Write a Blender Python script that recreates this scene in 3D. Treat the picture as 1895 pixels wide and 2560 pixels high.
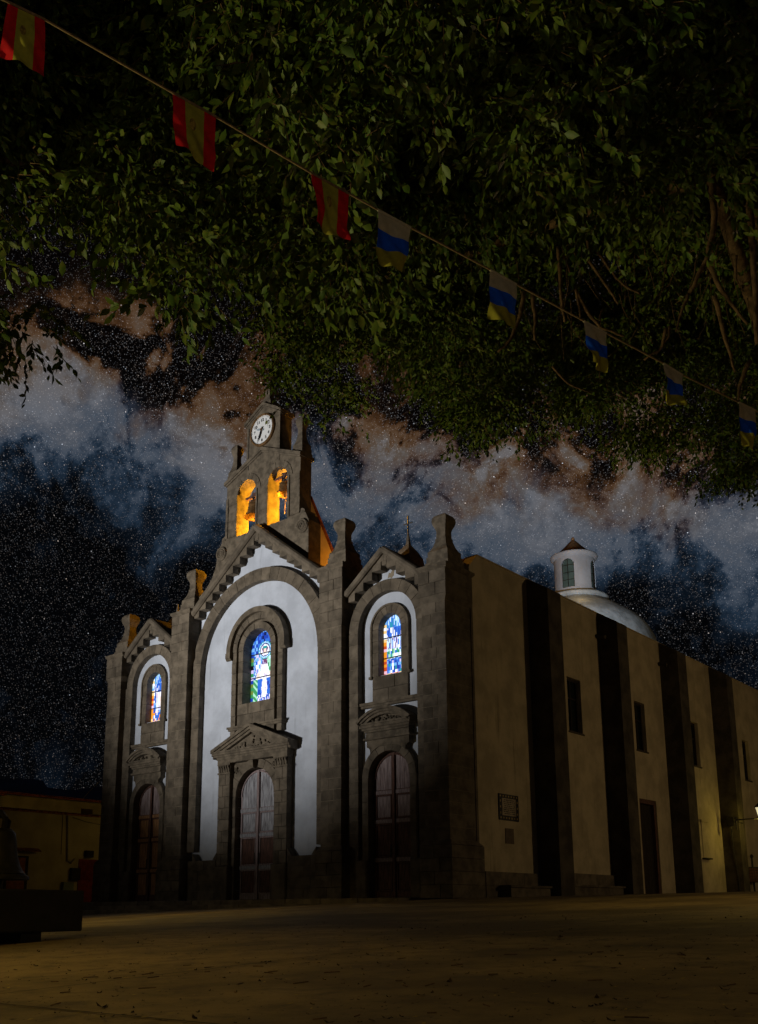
import bpy, bmesh, math, random
import numpy as np
from mathutils import Vector, Matrix
random.seed(7); rng = np.random.default_rng(11)
for o in list(bpy.data.objects): bpy.data.objects.remove(o)
S = bpy.context.scene; COL = S.collection
PI = math.pi; R_ = math.radians

# ------------------------------------------------------------------ camera
CAMR = Matrix(((0.76138, -0.14447, -0.63200), (0.64829, 0.16479, 0.74334), (-0.00324, -0.97569, 0.21913)))
CAMP = Vector((17.235, -24.555, -0.377)); FPX = 2425.3; PPX, PPY = 905.1, 1733.1
cd = bpy.data.cameras.new('camera'); cam = bpy.data.objects.new('camera', cd); COL.objects.link(cam)
rx, dn, fw = CAMR.col[0], CAMR.col[1], CAMR.col[2]
M = Matrix((rx, -dn, -fw)).transposed().to_4x4(); M.translation = CAMP
cam.matrix_world = M
cd.sensor_fit = 'HORIZONTAL'; cd.sensor_width = 36; cd.lens = 36*FPX/1895
cd.shift_x = (947.5-PPX)/1895; cd.shift_y = (PPY-1280)/1895
cd.clip_start = 0.1; cd.clip_end = 2000
S.camera = cam
def ray(x, y): return CAMR @ Vector(((x-PPX)/FPX, (y-PPY)/FPX, 1.0))
def at(x, y, d): return CAMP + ray(x, y)*d
def on_x(x, y, X): r = ray(x, y); return CAMP + r*((X-CAMP.x)/r.x)

S.render.resolution_x = 758; S.render.resolution_y = 1024
S.view_settings.view_transform = 'Standard'; S.view_settings.look = 'None'
S.view_settings.exposure = 0; S.view_settings.gamma = 1; S.view_settings.use_curve_mapping = False

# ------------------------------------------------------------------ node helpers
class NT:
    def __init__(s, nt): s.nt = nt; s.n = nt.nodes; s.l = nt.links
    def new(s, t, **k):
        n = s.n.new(t)
        for a, b in k.items(): setattr(n, a, b)
        return n
    def link(s, a, b): s.l.new(a, b)
    def put(s, sock, v):
        if hasattr(v, 'is_linked') or isinstance(v, bpy.types.NodeSocket): s.l.new(v, sock)
        else: sock.default_value = v
    def math(s, op, a, b=None, c=None, clamp=False):
        n = s.new('ShaderNodeMath', operation=op); n.use_clamp = clamp
        s.put(n.inputs[0], a)
        if b is not None: s.put(n.inputs[1], b)
        if c is not None: s.put(n.inputs[2], c)
        return n.outputs[0]
    def vmath(s, op, a, b=None):
        n = s.new('ShaderNodeVectorMath', operation=op); s.put(n.inputs[0], a)
        if b is not None:
            if op == 'SCALE': s.put(n.inputs[3], b)
            else: s.put(n.inputs[1], b)
        return n.outputs[1] if op in ('DOT_PRODUCT', 'LENGTH') else n.outputs[0]
    def mix(s, f, a, b, bt='MIX'):
        n = s.new('ShaderNodeMix', data_type='RGBA', blend_type=bt)
        s.put(n.inputs[0], f); s.put(n.inputs[6], a); s.put(n.inputs[7], b); return n.outputs[2]
    def noise(s, vec, scale, detail=4, rough=.55, dist=0):
        n = s.new('ShaderNodeTexNoise'); s.put(n.inputs['Vector'], vec)
        n.inputs['Scale'].default_value = scale; n.inputs['Detail'].default_value = detail
        n.inputs['Roughness'].default_value = rough; n.inputs['Distortion'].default_value = dist
        return n.outputs[0]
    def ramp(s, f, a, b, lo=0., hi=1.):
        n = s.new('ShaderNodeMapRange', interpolation_type='SMOOTHSTEP')
        s.put(n.inputs[0], f); n.inputs[1].default_value = a; n.inputs[2].default_value = b
        n.inputs[3].default_value = lo; n.inputs[4].default_value = hi; return n.outputs[0]
def C4(c): return (c[0], c[1], c[2], 1.)

# ------------------------------------------------------------------ world: night sky with the Milky Way
W = bpy.data.worlds.new('World'); S.world = W; W.use_nodes = True
w = NT(W.node_tree); w.n.clear()
wo = w.new('ShaderNodeOutputWorld'); bg = w.new('ShaderNodeBackground'); w.link(bg.outputs[0], wo.inputs[0])
D = w.new('ShaderNodeTexCoord').outputs['Generated']
da, db = ray(0, 960).normalized(), ray(1895, 1215).normalized()
nn = da.cross(db).normalized()
if nn.z < 0: nn = -nn
ce = (da+db).normalized(); sd = nn.cross(ce)
if sd.dot(db) < 0: sd = -sd
n1 = w.noise(D, 3.2, 3, .55)
fa = w.noise(D, 6.5, 9, .60, .55); fb = w.noise(w.vmath('ADD', D, (.3, 5.7, 2.2)), 17, 8, .66, .3); fc = w.noise(w.vmath('ADD', D, (3.1, .7, 1.9)), 9, 8, .62, .4)
v = w.vmath('DOT_PRODUCT', D, tuple(nn)); s_ = w.vmath('DOT_PRODUCT', D, tuple(sd))
def gauss(x, c, sg):
    t = w.math('DIVIDE', w.math('SUBTRACT', x, c), sg)
    return w.math('EXPONENT', w.math('MULTIPLY', w.math('MULTIPLY', t, t), -1.))
vw = w.math('ADD', v, w.math('MULTIPLY', w.math('SUBTRACT', n1, .5), .16))
band = w.math('MULTIPLY', gauss(vw, -.012, .112), w.ramp(vw, .135, .065))
f = w.math('ADD', w.math('MULTIPLY', fa, .62), w.math('MULTIPLY', fb, .38))
lane = w.math('MULTIPLY', gauss(vw, .020, .034), w.ramp(s_, -.50, .30, 1., .35))
fg = w.noise(D, 70, 6, .75, .2)
ct = w.ramp(vw, -.12, -.01, 2.0, 4.0)
t_ = w.math('ADD', w.math('MULTIPLY', band, .98), w.math('MULTIPLY', w.math('SUBTRACT', f, .5), ct))
t_ = w.math('ADD', t_, w.math('MULTIPLY', w.math('SUBTRACT', fg, .5), w.math('MULTIPLY', band, .9)))
dz = w.noise(w.vmath('ADD', D, (7.3, 1.1, 4.4)), 9.5, 9, .62, .9)
dust = w.math('MULTIPLY', w.ramp(dz, .46, .58), w.math('ADD', w.math('MULTIPLY', gauss(vw, .030, .066), .75), .30))
t_ = w.math('SUBTRACT', w.math('SUBTRACT', t_, w.math('MULTIPLY', lane, .25)), w.math('ADD', w.math('MULTIPLY', dust, .74), .07))
t_ = w.math('MULTIPLY', t_, w.ramp(vw, .15, .07))
def cramp(fac, stops):
    n = w.new('ShaderNodeValToRGB'); w.link(fac, n.inputs[0]); cr = n.color_ramp
    while len(cr.elements) < len(stops): cr.elements.new(.5)
    for e, (p, c) in zip(cr.elements, stops): e.position = p; e.color = (*c, 1)
    return n.outputs[0]
warmr = cramp(t_, [(.0, (.0012, .0008, .0008)), (.22, (.006, .0032, .0018)), (.40, (.044, .0195, .0075)), (.60, (.080, .045, .024)), (.82, (.088, .068, .054)), (1., (.122, .113, .114))])
coolr = cramp(t_, [(.0, (.0008, .0010, .0014)), (.22, (.0030, .0058, .0105)), (.42, (.013, .025, .044)), (.60, (.055, .070, .095)), (.80, (.074, .084, .104)), (1., (.112, .120, .140))])
col = w.mix(w.ramp(w.math('ADD', vw, w.math('MULTIPLY', w.math('SUBTRACT', fc, .5), .26)), -.055, .02), coolr, warmr)
def stars(scale, rad, prob, gain, off):
    vo = w.new('ShaderNodeTexVoronoi'); vo.voronoi_dimensions = '3D'; vo.feature = 'F1'
    w.put(vo.inputs['Vector'], w.vmath('ADD', D, off)); vo.inputs['Scale'].default_value = scale
    sep = w.new('ShaderNodeSeparateColor'); w.link(vo.outputs['Color'], sep.inputs[0])
    core = w.ramp(vo.outputs['Distance'], rad, rad*.25)
    on = w.ramp(sep.outputs[0], 1-prob, 1.)
    f = w.math('MULTIPLY', w.math('MULTIPLY', core, w.math('POWER', on, 1.6)), gain)
    tint = w.mix(sep.outputs[1], (1., .80, .66, 1), (.74, .85, 1., 1))
    m = w.new('ShaderNodeVectorMath', operation='SCALE'); w.link(tint, m.inputs[0]); w.link(f, m.inputs[3])
    return m.outputs[0]
dens = w.math('ADD', .50, w.math('MULTIPLY', band, .65))
st = w.mix(1., stars(820, .50, .70, .13, (0, 0, 0)), stars(440, .27, .38, .34, (1.7, 2.3, .4)), 'ADD')
st = w.mix(1., st, stars(200, .14, .28, .95, (4.1, .3, 2.7)), 'ADD')
nst = w.new('ShaderNodeVectorMath', operation='SCALE'); w.link(st, nst.inputs[0]); w.link(dens, nst.inputs[3])
col = w.mix(1., col, nst.outputs[0], 'ADD')
w.link(col, bg.inputs[0]); bg.inputs[1].default_value = 1.0

# ------------------------------------------------------------------ lamps
XC = -9.42
def P3(u, y, z): return Vector((XC+u, y, z))
def lamp(name, kind, loc, power, color, target=None, angle=60, blend=1., radius=.15):
    l = bpy.data.lights.new(name, kind); o = bpy.data.objects.new(name, l); COL.objects.link(o)
    o.location = loc; l.energy = power; l.color = color; l.shadow_soft_size = radius
    if kind == 'SPOT':
        l.spot_size = R_(angle); l.spot_blend = blend
        o.rotation_euler = (Vector(target)-Vector(loc)).to_track_quat('-Z', 'Y').to_euler()
    return o
# floodlight on a mast on the left of the square, washing the front
lamp('facade_floodlight', 'SPOT', (-18, -31, 1.4), 39000, (1., .95, .88), P3(0, 0, 15.0), 48, 1., .22)
lamp('low_front_fill', 'SPOT', (-19, -23, 3.0), 450, (1., .86, .60), P3(0, 0, 4.2), 52)  # added fill, brightens the dim doors and lower front
# street lamps of the square and of the side street, shaded from above
lamp('side_street_lamp', 'POINT', (21, 13.5, 6.0), 1100, (1., .70, .34), radius=.3)
lamp('side_street_lamp', 'POINT', (16, 34.0, 6.0), 220, (1., .68, .28), radius=.3)
for lx_, ly_, lz_, lp_ in ((-4.0, -16.8, 3.2, 760), (8.0, -22.6, 3.4, 360), (23, -17.0, 4.0, 360), (-3.5, -8.5, 4.0, 180), (12, -6.0, 4.0, 210)):  # last two are added fill, warming the paving by the church
    lamp('square_light', 'SPOT', (lx_, ly_, lz_), lp_, (1., .67, .15), (lx_, ly_, -5), 150, .5, .2)
lamp('side_alley_lamp', 'POINT', (-20.3, 7.0, 4.6), 45, (1., .72, .16), radius=.1)
# uplights under the trees
lamp('tree_uplight', 'SPOT', (7, -29, -.6), 1750, (1., .95, .42), at(1120, 230, 6.4), 37, 1., .2)
lamp('tree_uplight', 'SPOT', (4.5, -25, -.6), 300, (1., .95, .42), at(430, 620, 8.0), 44, 1., .2)
lamp('bunting_fill', 'SPOT', (18.3, -27.2, -.2), 85, (1., .88, .62), at(1000, 520, 5.6), 85, .6, .1)  # unseen fill added near the camera to brighten the flags
lamp('tree_uplight', 'SPOT', (6, -20, -.4), 1000, (1., .95, .40), at(1150, 980, 13.5), 60, 1., .2)
for bx, by, bz, bp in ((-.50, 1.05, 14.72, 150), (-.62, 1.95, 15.45, 680), (1.30, 1.05, 14.80, 150), (1.18, 1.95, 15.5, 680)):
    lamp('belfry_lamp', 'POINT', P3(bx, by, bz), bp, (1., .43, .02), radius=.06)
lamp('roof_lamp', 'POINT', P3(3.0, 3.0, 12.4), 110, (1., .36, .03), radius=.1)
lamp('roof_lamp', 'POINT', P3(-1.8, 3.2, 12.6), 38, (1., .42, .05), radius=.1)
lamp('dome_floodlight', 'SPOT', (-2.5, 14.0, 12.6), 2700, (.90, .96, 1.), (-8.6, 26, 19.0), 70, 1., .15)
lamp('dome_lamp', 'POINT', (-7.6, 24.0, 18.0), 16, (1., .6, .2), radius=.05)

# ------------------------------------------------------------------ materials
def mat(name, base, rough=.85, var=.25, scale=6., bump=.0, bscale=40., spec=.25, metal=0., objvar=0., coords='Object', col2=None, stretch=None, streak=0.):
    m = bpy.data.materials.new(name); m.use_nodes = True; t = NT(m.node_tree)
    b = t.n['Principled BSDF']; b.inputs['Roughness'].default_value = rough
    b.inputs['Specular IOR Level'].default_value = spec; b.inputs['Metallic'].default_value = metal
    tc = t.new('ShaderNodeTexCoord').outputs[coords]
    if coords == 'World':
        pass
    if stretch: tc = t.vmath('MULTIPLY', tc, stretch)
    nz = t.noise(tc, scale, 5, .6)
    c2 = col2 or tuple(c*(1-var) for c in base); c1 = tuple(min(1, c*(1+var*.6)) for c in base) if not col2 else base
    c = t.mix(t.ramp(nz, .33, .67), C4(c2), C4(c1))
    if streak:
        g_ = t.new('ShaderNodeNewGeometry').outputs['Position']
        st1 = t.ramp(t.noise(t.vmath('MULTIPLY', g_, (5., 5., .28)), 1., 6, .68), .54, .74); st2 = t.ramp(t.noise(g_, .5, 3, .6), .40, .65); bl = t.ramp(t.noise(g_, 7., 4, .7), .62, .74)
        c = t.mix(t.math('MULTIPLY', t.math('MULTIPLY', st1, st2), streak), c, C4(tuple(x*.35 for x in base)))
        c = t.mix(t.math('MULTIPLY', bl, streak*.5), c, C4(tuple(x*.5 for x in base)))
    if objvar:
        oi = t.new('ShaderNodeObjectInfo').outputs['Random']
        k = t.math('ADD', 1-objvar, t.math('MULTIPLY', oi, 2*objvar))
        sc = t.new('ShaderNodeVectorMath', operation='SCALE'); t.link(c, sc.inputs[0]); t.link(k, sc.inputs[3]); c = sc.outputs[0]
    t.link(c, b.inputs['Base Color'])
    if bump:
        bn = t.new('ShaderNodeBump'); bn.inputs['Strength'].default_value = bump; bn.inputs['Distance'].default_value = .02
        t.link(t.noise(tc, bscale, 6, .65), bn.inputs['Height']); t.link(bn.outputs[0], b.inputs['Normal'])
    return m
def pos_mat(name, base, **k):
    """like mat() but the noise runs through the world so neighbouring pieces do not repeat"""
    m = mat(name, base, **k); t = NT(m.node_tree)
    g = t.new('ShaderNodeNewGeometry').outputs['Position']
    for nd in list(t.n):
        if nd.bl_idname == 'ShaderNodeTexNoise' and not any(l.from_node.bl_idname in ('ShaderNodeVectorMath', 'ShaderNodeNewGeometry') for l in nd.inputs['Vector'].links):
            for l in list(nd.inputs['Vector'].links): t.nt.links.remove(l)
            t.link(g, nd.inputs['Vector'])
    return m
def emit(name, c, s=1.):
    m = bpy.data.materials.new(name); m.use_nodes = True; t = NT(m.node_tree)
    b = t.n['Principled BSDF']; b.inputs['Base Color'].default_value = C4(tuple(x*.3 for x in c))
    b.inputs['Emission Color'].default_value = C4(c); b.inputs['Emission Strength'].default_value = s
    b.inputs['Roughness'].default_value = .3; return m
STONE = pos_mat('grey_brown_basalt', (.145, .121, .092), var=.36, scale=2.3, bump=.7, bscale=22, objvar=.16, rough=.92)
MORTAR = pos_mat('lime_mortar', (.25, .21, .155), var=.2, scale=4, bump=.4, bscale=50, rough=.95)
CARVE = pos_mat('carved_basalt', (.147, .122, .091), var=.38, scale=3.5, bump=.8, bscale=30, rough=.92)
WHITE = pos_mat('white_limewash', (.52, .575, .68), var=.14, scale=1.1, bump=.35, bscale=11, rough=.9, streak=.5)
PLASTER = pos_mat('cream_plaster', (.50, .425, .29), var=.20, scale=1.1, bump=.5, bscale=14, rough=.92, streak=.8)
DARKST = pos_mat('dark_cement_render', (.080, .068, .052), var=.40, scale=1.5, bump=.7, bscale=9, rough=.95, streak=.7)
WOODR = mat('worn_red_brown_wood', (.17, .085, .066), var=.5, scale=5, bump=.5, bscale=16, rough=.7, stretch=(6, 6, .6), col2=(.055, .030, .025))
WOODG = mat('weathered_grey_wood', (.48, .50, .56), var=.6, scale=5, bump=.6, bscale=18, rough=.8, stretch=(9, 9, .5), col2=(.12, .115, .13))
WOODV = mat('faded_violet_brown_wood', (.40, .33, .345), var=.5, scale=5, bump=.5, bscale=18, rough=.75, stretch=(8, 8, .5), col2=(.16, .115, .115))
WOODW = mat('varnished_brown_wood', (.50, .27, .12), var=.4, scale=5, bump=.4, bscale=18, rough=.6, stretch=(8, 8, .5), col2=(.17, .085, .042))
DARKW = mat('dark_window_wood', (.03, .022, .016), var=.4, scale=6, bump=.3, rough=.8)
GLASSD = mat('dark_glass', (.015, .02, .02), rough=.12, var=.1, spec=.5)
GLASSG = mat('greenish_lantern_glass', (.10, .16, .16), rough=.15, var=.15, spec=.5, scale=3)
TILE = pos_mat('terracotta_tile', (.24, .085, .04), var=.45, scale=5, bump=.5, bscale=30, objvar=.25, rough=.9)
METAL = mat('black_iron', (.018, .016, .014), rough=.55, var=.3, spec=.4)
BRONZE = mat('old_bronze', (.20, .115, .05), rough=.5, var=.45, scale=9, bump=.25, bscale=25, metal=.35)
BRONZED = mat('dark_bronze', (.016, .014, .011), rough=.55, var=.4, scale=7, bump=.2, bscale=25, metal=.3)
CORTEN = mat('dark_steel_slab', (.014, .011, .009), rough=.75, var=.45, scale=3, bump=.25, bscale=20)
DIAL = mat('clock_enamel', (.80, .83, .86), rough=.4, var=.04, scale=5)
BLACK = mat('black_paint', (.012, .012, .014), rough=.5, var=.1)
HANDG = mat('pale_grey_paint', (.36, .43, .50), rough=.5, var=.1)
BARK = pos_mat('grey_red_bark', (.13, .072, .040), var=.5, scale=9, bump=.8, bscale=30, rough=.9)
ROOF = pos_mat('flat_roof_lime', (.42, .34, .26), var=.2, scale=2, bump=.3, rough=.95)
DOMEM = pos_mat('lime_washed_dome', (.46, .53, .60), var=.35, scale=1.1, bump=1., bscale=4, rough=.9, streak=.6)
ROPE = mat('hemp_cord', (.28, .18, .10), rough=.95, var=.3, scale=40)
HOUSEW = pos_mat('house_plaster', (.44, .36, .22), var=.15, scale=.9, bump=.3, bscale=40, rough=.93)
HOUSEG = pos_mat('house_grey_plaster', (.22, .245, .21), var=.2, scale=1.2, bump=.3, rough=.93)
DOORR = mat('dark_red_door_paint', (.22, .016, .008), rough=.5, var=.3, scale=5)
DOORO = mat('orange_brown_door_paint', (.30, .085, .02), rough=.6, var=.3, scale=5)
HILL_HAZE = pos_mat('dusk_haze_blue', (.03, .06, .21), var=.35, scale=.05, rough=1.)  # dusk haze is put into the base colour
def leaf_mat(name, a, b, c):
    m = bpy.data.materials.new(name); m.use_nodes = True; t = NT(m.node_tree); bs = t.n['Principled BSDF']
    g = t.new('ShaderNodeNewGeometry')
    k = t.mix(t.ramp(t.noise(g.outputs['Position'], 1.1, 3), .35, .65), C4(a), C4(b))
    k = t.mix(t.ramp(t.noise(g.outputs['Position'], 14, 2), .45, .7), k, C4(c))
    t.link(k, bs.inputs['Base Color']); bs.inputs['Roughness'].default_value = .5; bs.inputs['Specular IOR Level'].default_value = .3
    return m
LEAF = leaf_mat('laurel_leaf', (.080, .115, .012), (.045, .085, .010), (.120, .125, .016))

# ground: worn concrete paving, with dappled shade patches mixed into its colour
def ground_mat():
    m = bpy.data.materials.new('worn_dappled_paving'); m.use_nodes = True; t = NT(m.node_tree); b = t.n['Principled BSDF']
    p = t.new('ShaderNodeNewGeometry').outputs['Position']
    c = t.mix(t.ramp(t.noise(p, .42, 6, .62), .38, .62), (.105, .078, .042, 1), (.25, .19, .10, 1))
    c = t.mix(t.ramp(t.noise(p, 3.2, 6, .7, .4), .42, .75), c, (.085, .062, .042, 1))
    c = t.mix(t.ramp(t.noise(p, 26, 4, .7), .60, .74), c, (.05, .036, .024, 1))
    t.link(c, b.inputs['Base Color']); b.inputs['Roughness'].default_value = .8; b.inputs['Specular IOR Level'].default_value = .3
    bn = t.new('ShaderNodeBump'); bn.inputs['Strength'].default_value = .6; bn.inputs['Distance'].default_value = .012
    t.link(t.noise(p, 18, 7, .72), bn.inputs['Height']); t.link(bn.outputs[0], b.inputs['Normal']); return m
GROUND = ground_mat()

# ------------------------------------------------------------------ mesh helpers
def tag(o, label=None, cat=None, group=None, kind=None):
    if label: o['label'] = label
    if cat: o['category'] = cat
    if group: o['group'] = group
    if kind: o['kind'] = kind
    return o
def link(name, me, m=None, parent=None, smooth=False):
    if m is not None and len(me.materials) == 0: me.materials.append(m)
    o = bpy.data.objects.new(name, me); COL.objects.link(o)
    if parent is not None: o.parent = parent
    if smooth: me.shade_smooth()
    return o
def empty(name, loc=(0, 0, 0)):
    o = bpy.data.objects.new(name, None); COL.objects.link(o); o.location = loc; o.empty_display_size = .3; return o
class MB:
    def __init__(s): s.v = []; s.f = []
    def add(s, vs, fs):
        k = len(s.v); s.v += [tuple(x) for x in vs]; s.f += [tuple(i+k for i in f) for f in fs]; return s
    def box(s, x0, x1, y0, y1, z0, z1):
        return s.add([(x0, y0, z0), (x1, y0, z0), (x1, y1, z0), (x0, y1, z0), (x0, y0, z1), (x1, y0, z1), (x1, y1, z1), (x0, y1, z1)],
                     [(0, 3, 2, 1), (4, 5, 6, 7), (0, 1, 5, 4), (1, 2, 6, 5), (2, 3, 7, 6), (3, 0, 4, 7)])
    def prism(s, poly, y0, y1):            # poly in (x,z), extruded along y
        n = len(poly)
        return s.add([(p[0], y0, p[1]) for p in poly]+[(p[0], y1, p[1]) for p in poly],
                     [tuple(range(n)), tuple(range(2*n-1, n-1, -1))]+[(i, i+n, (i+1) % n+n, (i+1) % n) for i in range(n)])
    def prismx(s, poly, x0, x1):           # poly in (y,z)
        n = len(poly)
        return s.add([(x0, p[0], p[1]) for p in poly]+[(x1, p[0], p[1]) for p in poly],
                     [tuple(range(n)), tuple(range(2*n-1, n-1, -1))]+[(i, i+n, (i+1) % n+n, (i+1) % n) for i in range(n)])
    def strip(s, a, b, y0, y1):            # solid between polylines a and b (same count) in xz
        for i in range(len(a)-1): s.prism([a[i], a[i+1], b[i+1], b[i]], y0, y1)
        return s
    def lathe(s, prof, c, n=24, a0=0, a1=2*PI):
        cx, cy, cz = c; k = len(prof); full = abs(a1-a0-2*PI) < 1e-6; m = n if full else n+1
        vs = [(cx+r*math.cos(a0+(a1-a0)*i/n), cy+r*math.sin(a0+(a1-a0)*i/n), cz+z) for i in range(m) for r, z in prof]
        fs = [(i*k+j, ((i+1) % m)*k+j, ((i+1) % m)*k+j+1, i*k+j+1) for i in range(n) for j in range(k-1)]
        return s.add(vs, fs)
    def loft(s, rings):                    # list of (half_x, half_y, z, cx, cy) squares
        vs = []
        for hx, hy, z, cx, cy in rings: vs += [(cx-hx, cy-hy, z), (cx+hx, cy-hy, z), (cx+hx, cy+hy, z), (cx-hx, cy+hy, z)]
        fs = [(0, 3, 2, 1)]
        for i in range(len(rings)-1):
            for j in range(4): fs.append((i*4+j, i*4+(j+1) % 4, i*4+4+(j+1) % 4, i*4+4+j))
        q = (len(rings)-1)*4; fs.append((q, q+1, q+2, q+3)); return s.add(vs, fs)
    def tube(s, pts, rad, n=6):
        pts = [Vector(p) for p in pts]; k = len(pts)
        if not hasattr(rad, '__len__'): rad = [rad]*k
        vs = []; up = None
        for i, p in enumerate(pts):
            d = (pts[min(i+1, k-1)]-pts[max(i-1, 0)]).normalized()
            a = (up if up is not None else (Vector((0, 0, 1)) if abs(d.z) < .9 else Vector((1, 0, 0))))
            x = d.cross(a).normalized(); y = x.cross(d).normalized(); up = y
            vs += [p+(x*math.cos(2*PI*j/n)+y*math.sin(2*PI*j/n))*rad[i] for j in range(n)]
        fs = [(i*n+j, i*n+(j+1) % n, (i+1)*n+(j+1) % n, (i+1)*n+j) for i in range(k-1) for j in range(n)]
        fs += [tuple(range(n-1, -1, -1)), tuple(range((k-1)*n, k*n))]
        return s.add(vs, fs)
    def mesh(s, name, m=None):
        me = bpy.data.meshes.new(name); me.from_pydata(s.v, [], s.f)
        if m is not None: me.materials.append(m)
        bm = bmesh.new(); bm.from_mesh(me); bmesh.ops.recalc_face_normals(bm, faces=bm.faces); bm.to_mesh(me); bm.free()
        return me
    def build(s, name, m, parent=None, smooth=False):
        return link(name, s.mesh(name, m), None, parent, smooth)
_cache = {}
def block(parent, u0, u1, y0, y1, z0, z1, m=None, name='stone_block', gap=.0055, ch=.009):
    """one dressed stone with chamfered front edges; alike stones share a mesh"""
    m = m or STONE; x0, x1 = u0+gap, u1-gap; z0 += gap; z1 -= gap; j = random.uniform(-.006, .006); y0 += j
    w_, d_, h_ = round(x1-x0, 3), round(y1-y0, 2), round(z1-z0, 3); key = (w_, d_, h_, m.name, name)
    me = _cache.get(key)
    if me is None:
        a, b, c = w_/2, d_/2, h_/2; c_ = min(ch, a*.4, c*.4)
        vs = [(-a+c_, -b, -c+c_), (a-c_, -b, -c+c_), (a-c_, -b, c-c_), (-a+c_, -b, c-c_),
              (-a, -b+c_, -c), (a, -b+c_, -c), (a, -b+c_, c), (-a, -b+c_, c), (-a, b, -c), (a, b, -c), (a, b, c), (-a, b, c)]
        fs = [(0, 1, 2, 3), (0, 4, 5, 1), (1, 5, 6, 2), (2, 6, 7, 3), (3, 7, 4, 0), (4, 8, 9, 5), (5, 9, 10, 6), (6, 10, 11, 7), (7, 11, 8, 4), (8, 11, 10, 9)]
        me = bpy.data.meshes.new(name); me.from_pydata(vs, [], fs); me.materials.append(m); _cache[key] = me
    o = link(name, me, None, parent); o.location = (XC+(x0+x1)/2, (y0+y1)/2, (z0+z1)/2); return o
def courses(parent, u0, u1, y0, y1, z0, z1, h=.40, split=.5, phase=0, m=None):
    """ashlar courses filling a rectangle of the front"""
    n = max(1, round((z1-z0)/h)); hh = (z1-z0)/n
    for i in range(n):
        a, b = z0+i*hh, z0+(i+1)*hh; wd = u1-u0
        k = max(1, round(wd/.75)); odd = (i+phase) % 2
        if wd < .55: cuts = [u0, u1]
        elif k == 1: cuts = [u0, u0+wd*(.40 if odd else .62), u1]
        else:
            cuts = [u0]+[u0+wd*(t+(.25 if odd else -.1)/1)/k for t in range(1, k+(1 if False else 0))]+[u1]
            cuts = sorted(c for c in cuts if u0 <= c <= u1)
        for p, q in zip(cuts[:-1], cuts[1:]):
            if q-p > .03: block(parent, p, q, y0, y1, a, b, m)
def voussoirs(parent, cu, zs, r0, r1, y0, y1, n, a0=0, a1=PI, name='voussoir', m=None, gap=.007):
    m = m or STONE; da = (a1-a0)/n; ga = gap/((r0+r1)/2); sub = 3
    inn = [(r0*math.cos(-da/2+ga+(da-2*ga)*i/sub), r0*math.sin(-da/2+ga+(da-2*ga)*i/sub)) for i in range(sub+1)]
    out = [(r1*math.cos(-da/2+ga+(da-2*ga)*i/sub), r1*math.sin(-da/2+ga+(da-2*ga)*i/sub)) for i in range(sub+1)]
    mb = MB(); k = sub+1
    mb.prism(inn[::-1]+out, y0, y1)
    me = mb.mesh(name, m)
    for i in range(n):
        o = link(name, me, None, parent); a = a0+da*(i+.5)
        o.location = (XC+cu, random.uniform(-.006, .006), zs); o.rotation_euler = (0, -a, 0)
def arc(cu, zs, r, a0, a1, n): return [(XC+cu+r*math.cos(a0+(a1-a0)*i/n), zs+r*math.sin(a0+(a1-a0)*i/n)) for i in range(n+1)]
def pitched_wall(u0, u1, zb, top, holes, y0, y1, extra=()):
    """plaster wall with openings: holes = (centre, half width, sill z, spring z, radius or 0)"""
    us = {round(u0, 4), round(u1, 4)} | {round(e, 4) for e in extra}
    for c, hw, zs, sp, r in holes:
        for i in range(25): us.add(round(c-hw*math.cos(PI*i/24), 4))
    us = sorted(us); mb = MB()
    for a, b in zip(us[:-1], us[1:]):
        mid = (a+b)/2; lev = [(zb, zb)]
        hs = sorted([h for h in holes if abs(mid-h[0]) < h[1]], key=lambda h: h[2])
        for c, hw, zs, sp, r in hs:
            f = lambda u: sp+math.sqrt(max(0, hw*hw-(u-c)**2))
            lev += [(zs, zs), (f(a), f(b))]
        lev.append((top(a+1e-5), top(b-1e-5)))
        for i in range(0, len(lev), 2):
            (p, q), (r_, t) = lev[i], lev[i+1]
            if r_-p < 1e-4 and t-q < 1e-4: continue
            mb.prism([(XC+a, p), (XC+b, q), (XC+b, t), (XC+a, r_)], y0, y1)
    return mb

# ================================================================== GROUND
def gz(x, y):
    s = 1/(1+math.exp(-y/1.2)) if abs(y) < 30 else (1. if y > 0 else 0.)
    k = .0443*y*(1-s)+.007*y*s
    xx = max(-45, min(40, x)); return (.024*xx if xx < 0 else .008*xx)+max(-6, min(3, k))-.012
gx = sorted(set([-400, -200, -110, -70, -50]+list(np.arange(-45, 41, 1.5))+[60, 90, 160, 400])); gy = sorted(set([-400, -200, -110, -70]+list(np.arange(-50, 45, 1.25))+[60, 100, 200, 400]))
mb = MB(); nx = len(gx); vs = [(float(x), float(y), gz(x, y)) for y in gy for x in gx]
mb.add(vs, [(j*nx+i, j*nx+i+1, (j+1)*nx+i+1, (j+1)*nx+i) for j in range(len(gy)-1) for i in range(nx-1)])
gr = mb.build('ground', GROUND, None, True); tag(gr, kind='structure')
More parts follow.
